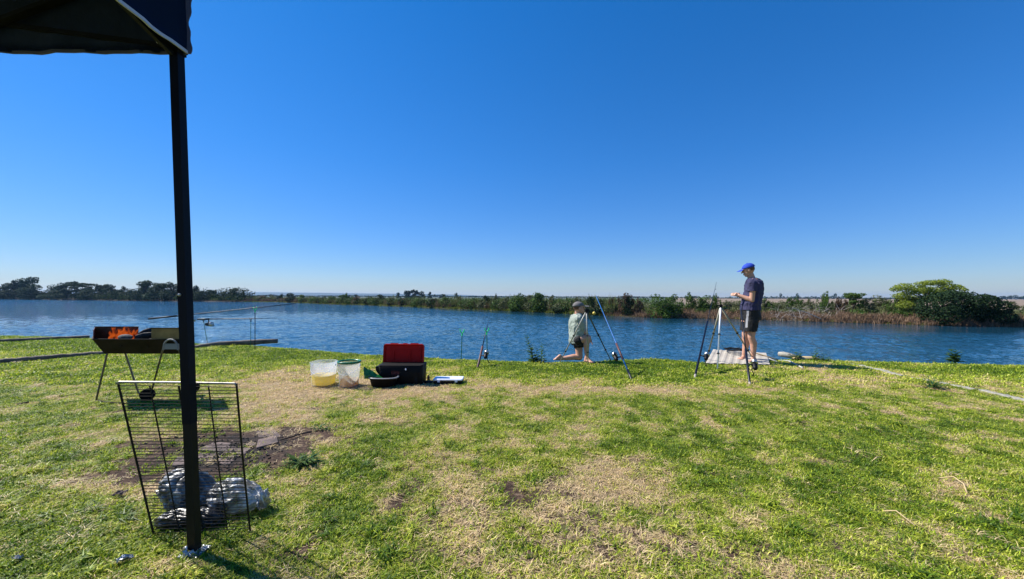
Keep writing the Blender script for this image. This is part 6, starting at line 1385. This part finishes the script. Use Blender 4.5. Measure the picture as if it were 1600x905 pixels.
def kneeling():
    D = 7.24; s = D / 600; F = Vector((.9, .42, 0)).normalized(); o = empty('person', (G(908, 564).x, D, 0)); tag(o, 'barefoot person kneeling on one knee in grey cap and sage green T-shirt', 'person')
    b = MB(); hc = P(904.6, 481.5, D); hf = Vector((.94, .12, .06)); head_parts(b, hc, hf, (.1, 0, 1), 1.02)
    b.capsule(P(902.5, 487, D), .052, P(901.8, 496, D), .056, 14)
    torso(b, [(493, 901.2, 5, .09), (499, 901.5, 8, .14), (508, 902, 9.2, .155), (518, 901, 8, .15), (528, 901, 7, .15), (537, 902.5, 7, .15)], D, F)
    Dn, Df = D - .15, D + .155
    sh, el, wr = P(904.5, 499, Dn), P(912, 519, Dn + .06), P(921, 527, Dn + .28)
    b.capsule(sh, .051, el, .041, 12); b.capsule(el, .042, wr, .028, 12); hand(b, wr, P(930, 544, Dn + .3) - wr, (-.7, .1, -.3), 1.1, .3, 1)
    sh2, el2, wr2 = P(904, 499, Df), P(913, 515, Df), P(918, 523, Df - .05)
    b.capsule(sh2, .05, el2, .04, 12); b.capsule(el2, .04, wr2, .027, 12); hand(b, wr2, P(925, 534, Df - .07) - wr2, (-.5, 0, -.5), 1.0, .4, -1)
    # raised near leg
    hip, kn, an = P(904, 531.5, D - .11), P(918.8, 527.8, D - .16), P(917, 556.5, D - .15)
    b.capsule(hip, .088, kn, .06, 14); cf = lerp(kn, an, .35) + Vector((-.025, 0, 0)); b.capsule(kn, .06, cf, .058, 14); b.capsule(cf, .058, an, .035, 14)
    hl = Vector((P(915, 562, D - .16).x, D - .16, .035)); toe = hl + Vector((.13, -.11, -.014)); b.capsule(an, .036, hl, .033, 10); b.capsule(hl, .033, lerp(hl, toe, .62), .03, 10); b.capsule(an - Vector((0, 0, .01)), .033, lerp(hl, toe, .6), .024, 10)
    w = Vector((.6, .75, 0)).normalized()
    for i, (o_, L_) in enumerate(((-.03, .86), (-.015, .92), (.0, .97), (.015, 1.0), (.03, .95))): b.capsule(lerp(hl, toe, .6) + w * o_, .014, hl + (toe - hl) * L_ + w * o_, .0115, 7)
    # kneeling far leg, shin back on the ground
    hip2, kn2, an2 = P(903.5, 533, D + .06), P(905.5, 557.5, D + .02), P(879, 562.3, D + .02)
    kn2.z = .07; an2.z = .045
    b.capsule(hip2, .086, kn2, .06, 14); cf = lerp(kn2, an2, .35) + Vector((0, 0, .012)); b.capsule(kn2, .058, cf, .056, 14); b.capsule(cf, .056, an2, .034, 14)
    hl2 = an2 + Vector((-.05, 0, .05)); tp = an2 + Vector((-.13, 0, -.01)); b.capsule(an2, .035, hl2, .03, 10); b.capsule(hl2, .03, tp, .024, 10); b.capsule(an2, .032, tp, .025, 10)
    for o_ in (-.03, -.015, 0, .015, .03): b.capsule(tp + Vector((0, o_, 0)), .013, tp + Vector((-.035, o_, -.012)), .011, 7)
    body = b.build_remesh('body', M['skin'], o, .0058, 2)
    head_extras(o, body, hc, hf, (.1, 0, 1), 1.02, 'cap_grey', .1)
    t = MB(); torso(t, [(490, 901.8, 5.2, .08), (492.5, 901.4, 6.8, .12), (496, 901.4, 8.8, .165), (501, 901.8, 10.2, .195), (509, 902.4, 11, .2), (514, 902, 10.4, .19), (519, 901, 9.4, .185), (526, 899.6, 8.2, .18), (532, 898.8, 7.2, .18), (537, 899, 5.8, .17)], D, F)
    t.capsule(sh + Vector((0, .01, .006)), .078, lerp(sh, el, .25), .076, 14); t.tube([sh, lerp(sh, el, .3), lerp(sh, el, .62), lerp(sh, el, .66)], [.07, .078, .082, .082], 14); t.tube([sh2, lerp(sh2, el2, .5), lerp(sh2, el2, .55)], [.06, .072, .072], 14)
    st = t.build_remesh('t_shirt', M['shirt_grey'], o, .009, 4); cloth_folds(st, .016, 8)
    h = MB(); torso(h, [(526, 902.5, 9.6, .175), (533, 903.5, 9.6, .18), (540, 904.5, 9, .175)], D, F)
    h.capsule(hip, .098, lerp(hip, kn, .05), .094, 14); h.tube([lerp(hip, kn, .02), lerp(hip, kn, .2)], [.099, .095], 14); h.tube([hip2 + Vector((0, 0, .02)), lerp(hip2, kn2, .4), lerp(hip2, kn2, .42)], [.1, .09, .09], 14)
    sh_ = h.build_remesh('shorts', M['shorts_black'], o, .008, 3); cloth_folds(sh_, .006, 2)
kneeling()

# ------------------------------------------------------------------ air
def haze():
    mb = MB().box((0, 700, 28.5), (11600, 10000, 63)); o = mb.build('haze', None, None); tag(o, 'thin blue haze in the air over the lake and the far hills', 'haze', kind='stuff')
    m = bpy.data.materials.new('thin_air'); m.use_nodes = True; n = m.node_tree.nodes; n.remove(n['Principled BSDF']); v = n.new('ShaderNodeVolumePrincipled')
    v.inputs['Color'].default_value = (0.35, 0.62, 1.0, 1); v.inputs['Density'].default_value = 0.0001; v.inputs['Anisotropy'].default_value = 0.2
    m.node_tree.links.new(v.outputs[0], n['Material Output'].inputs['Volume']); o.data.materials.append(m)
haze()
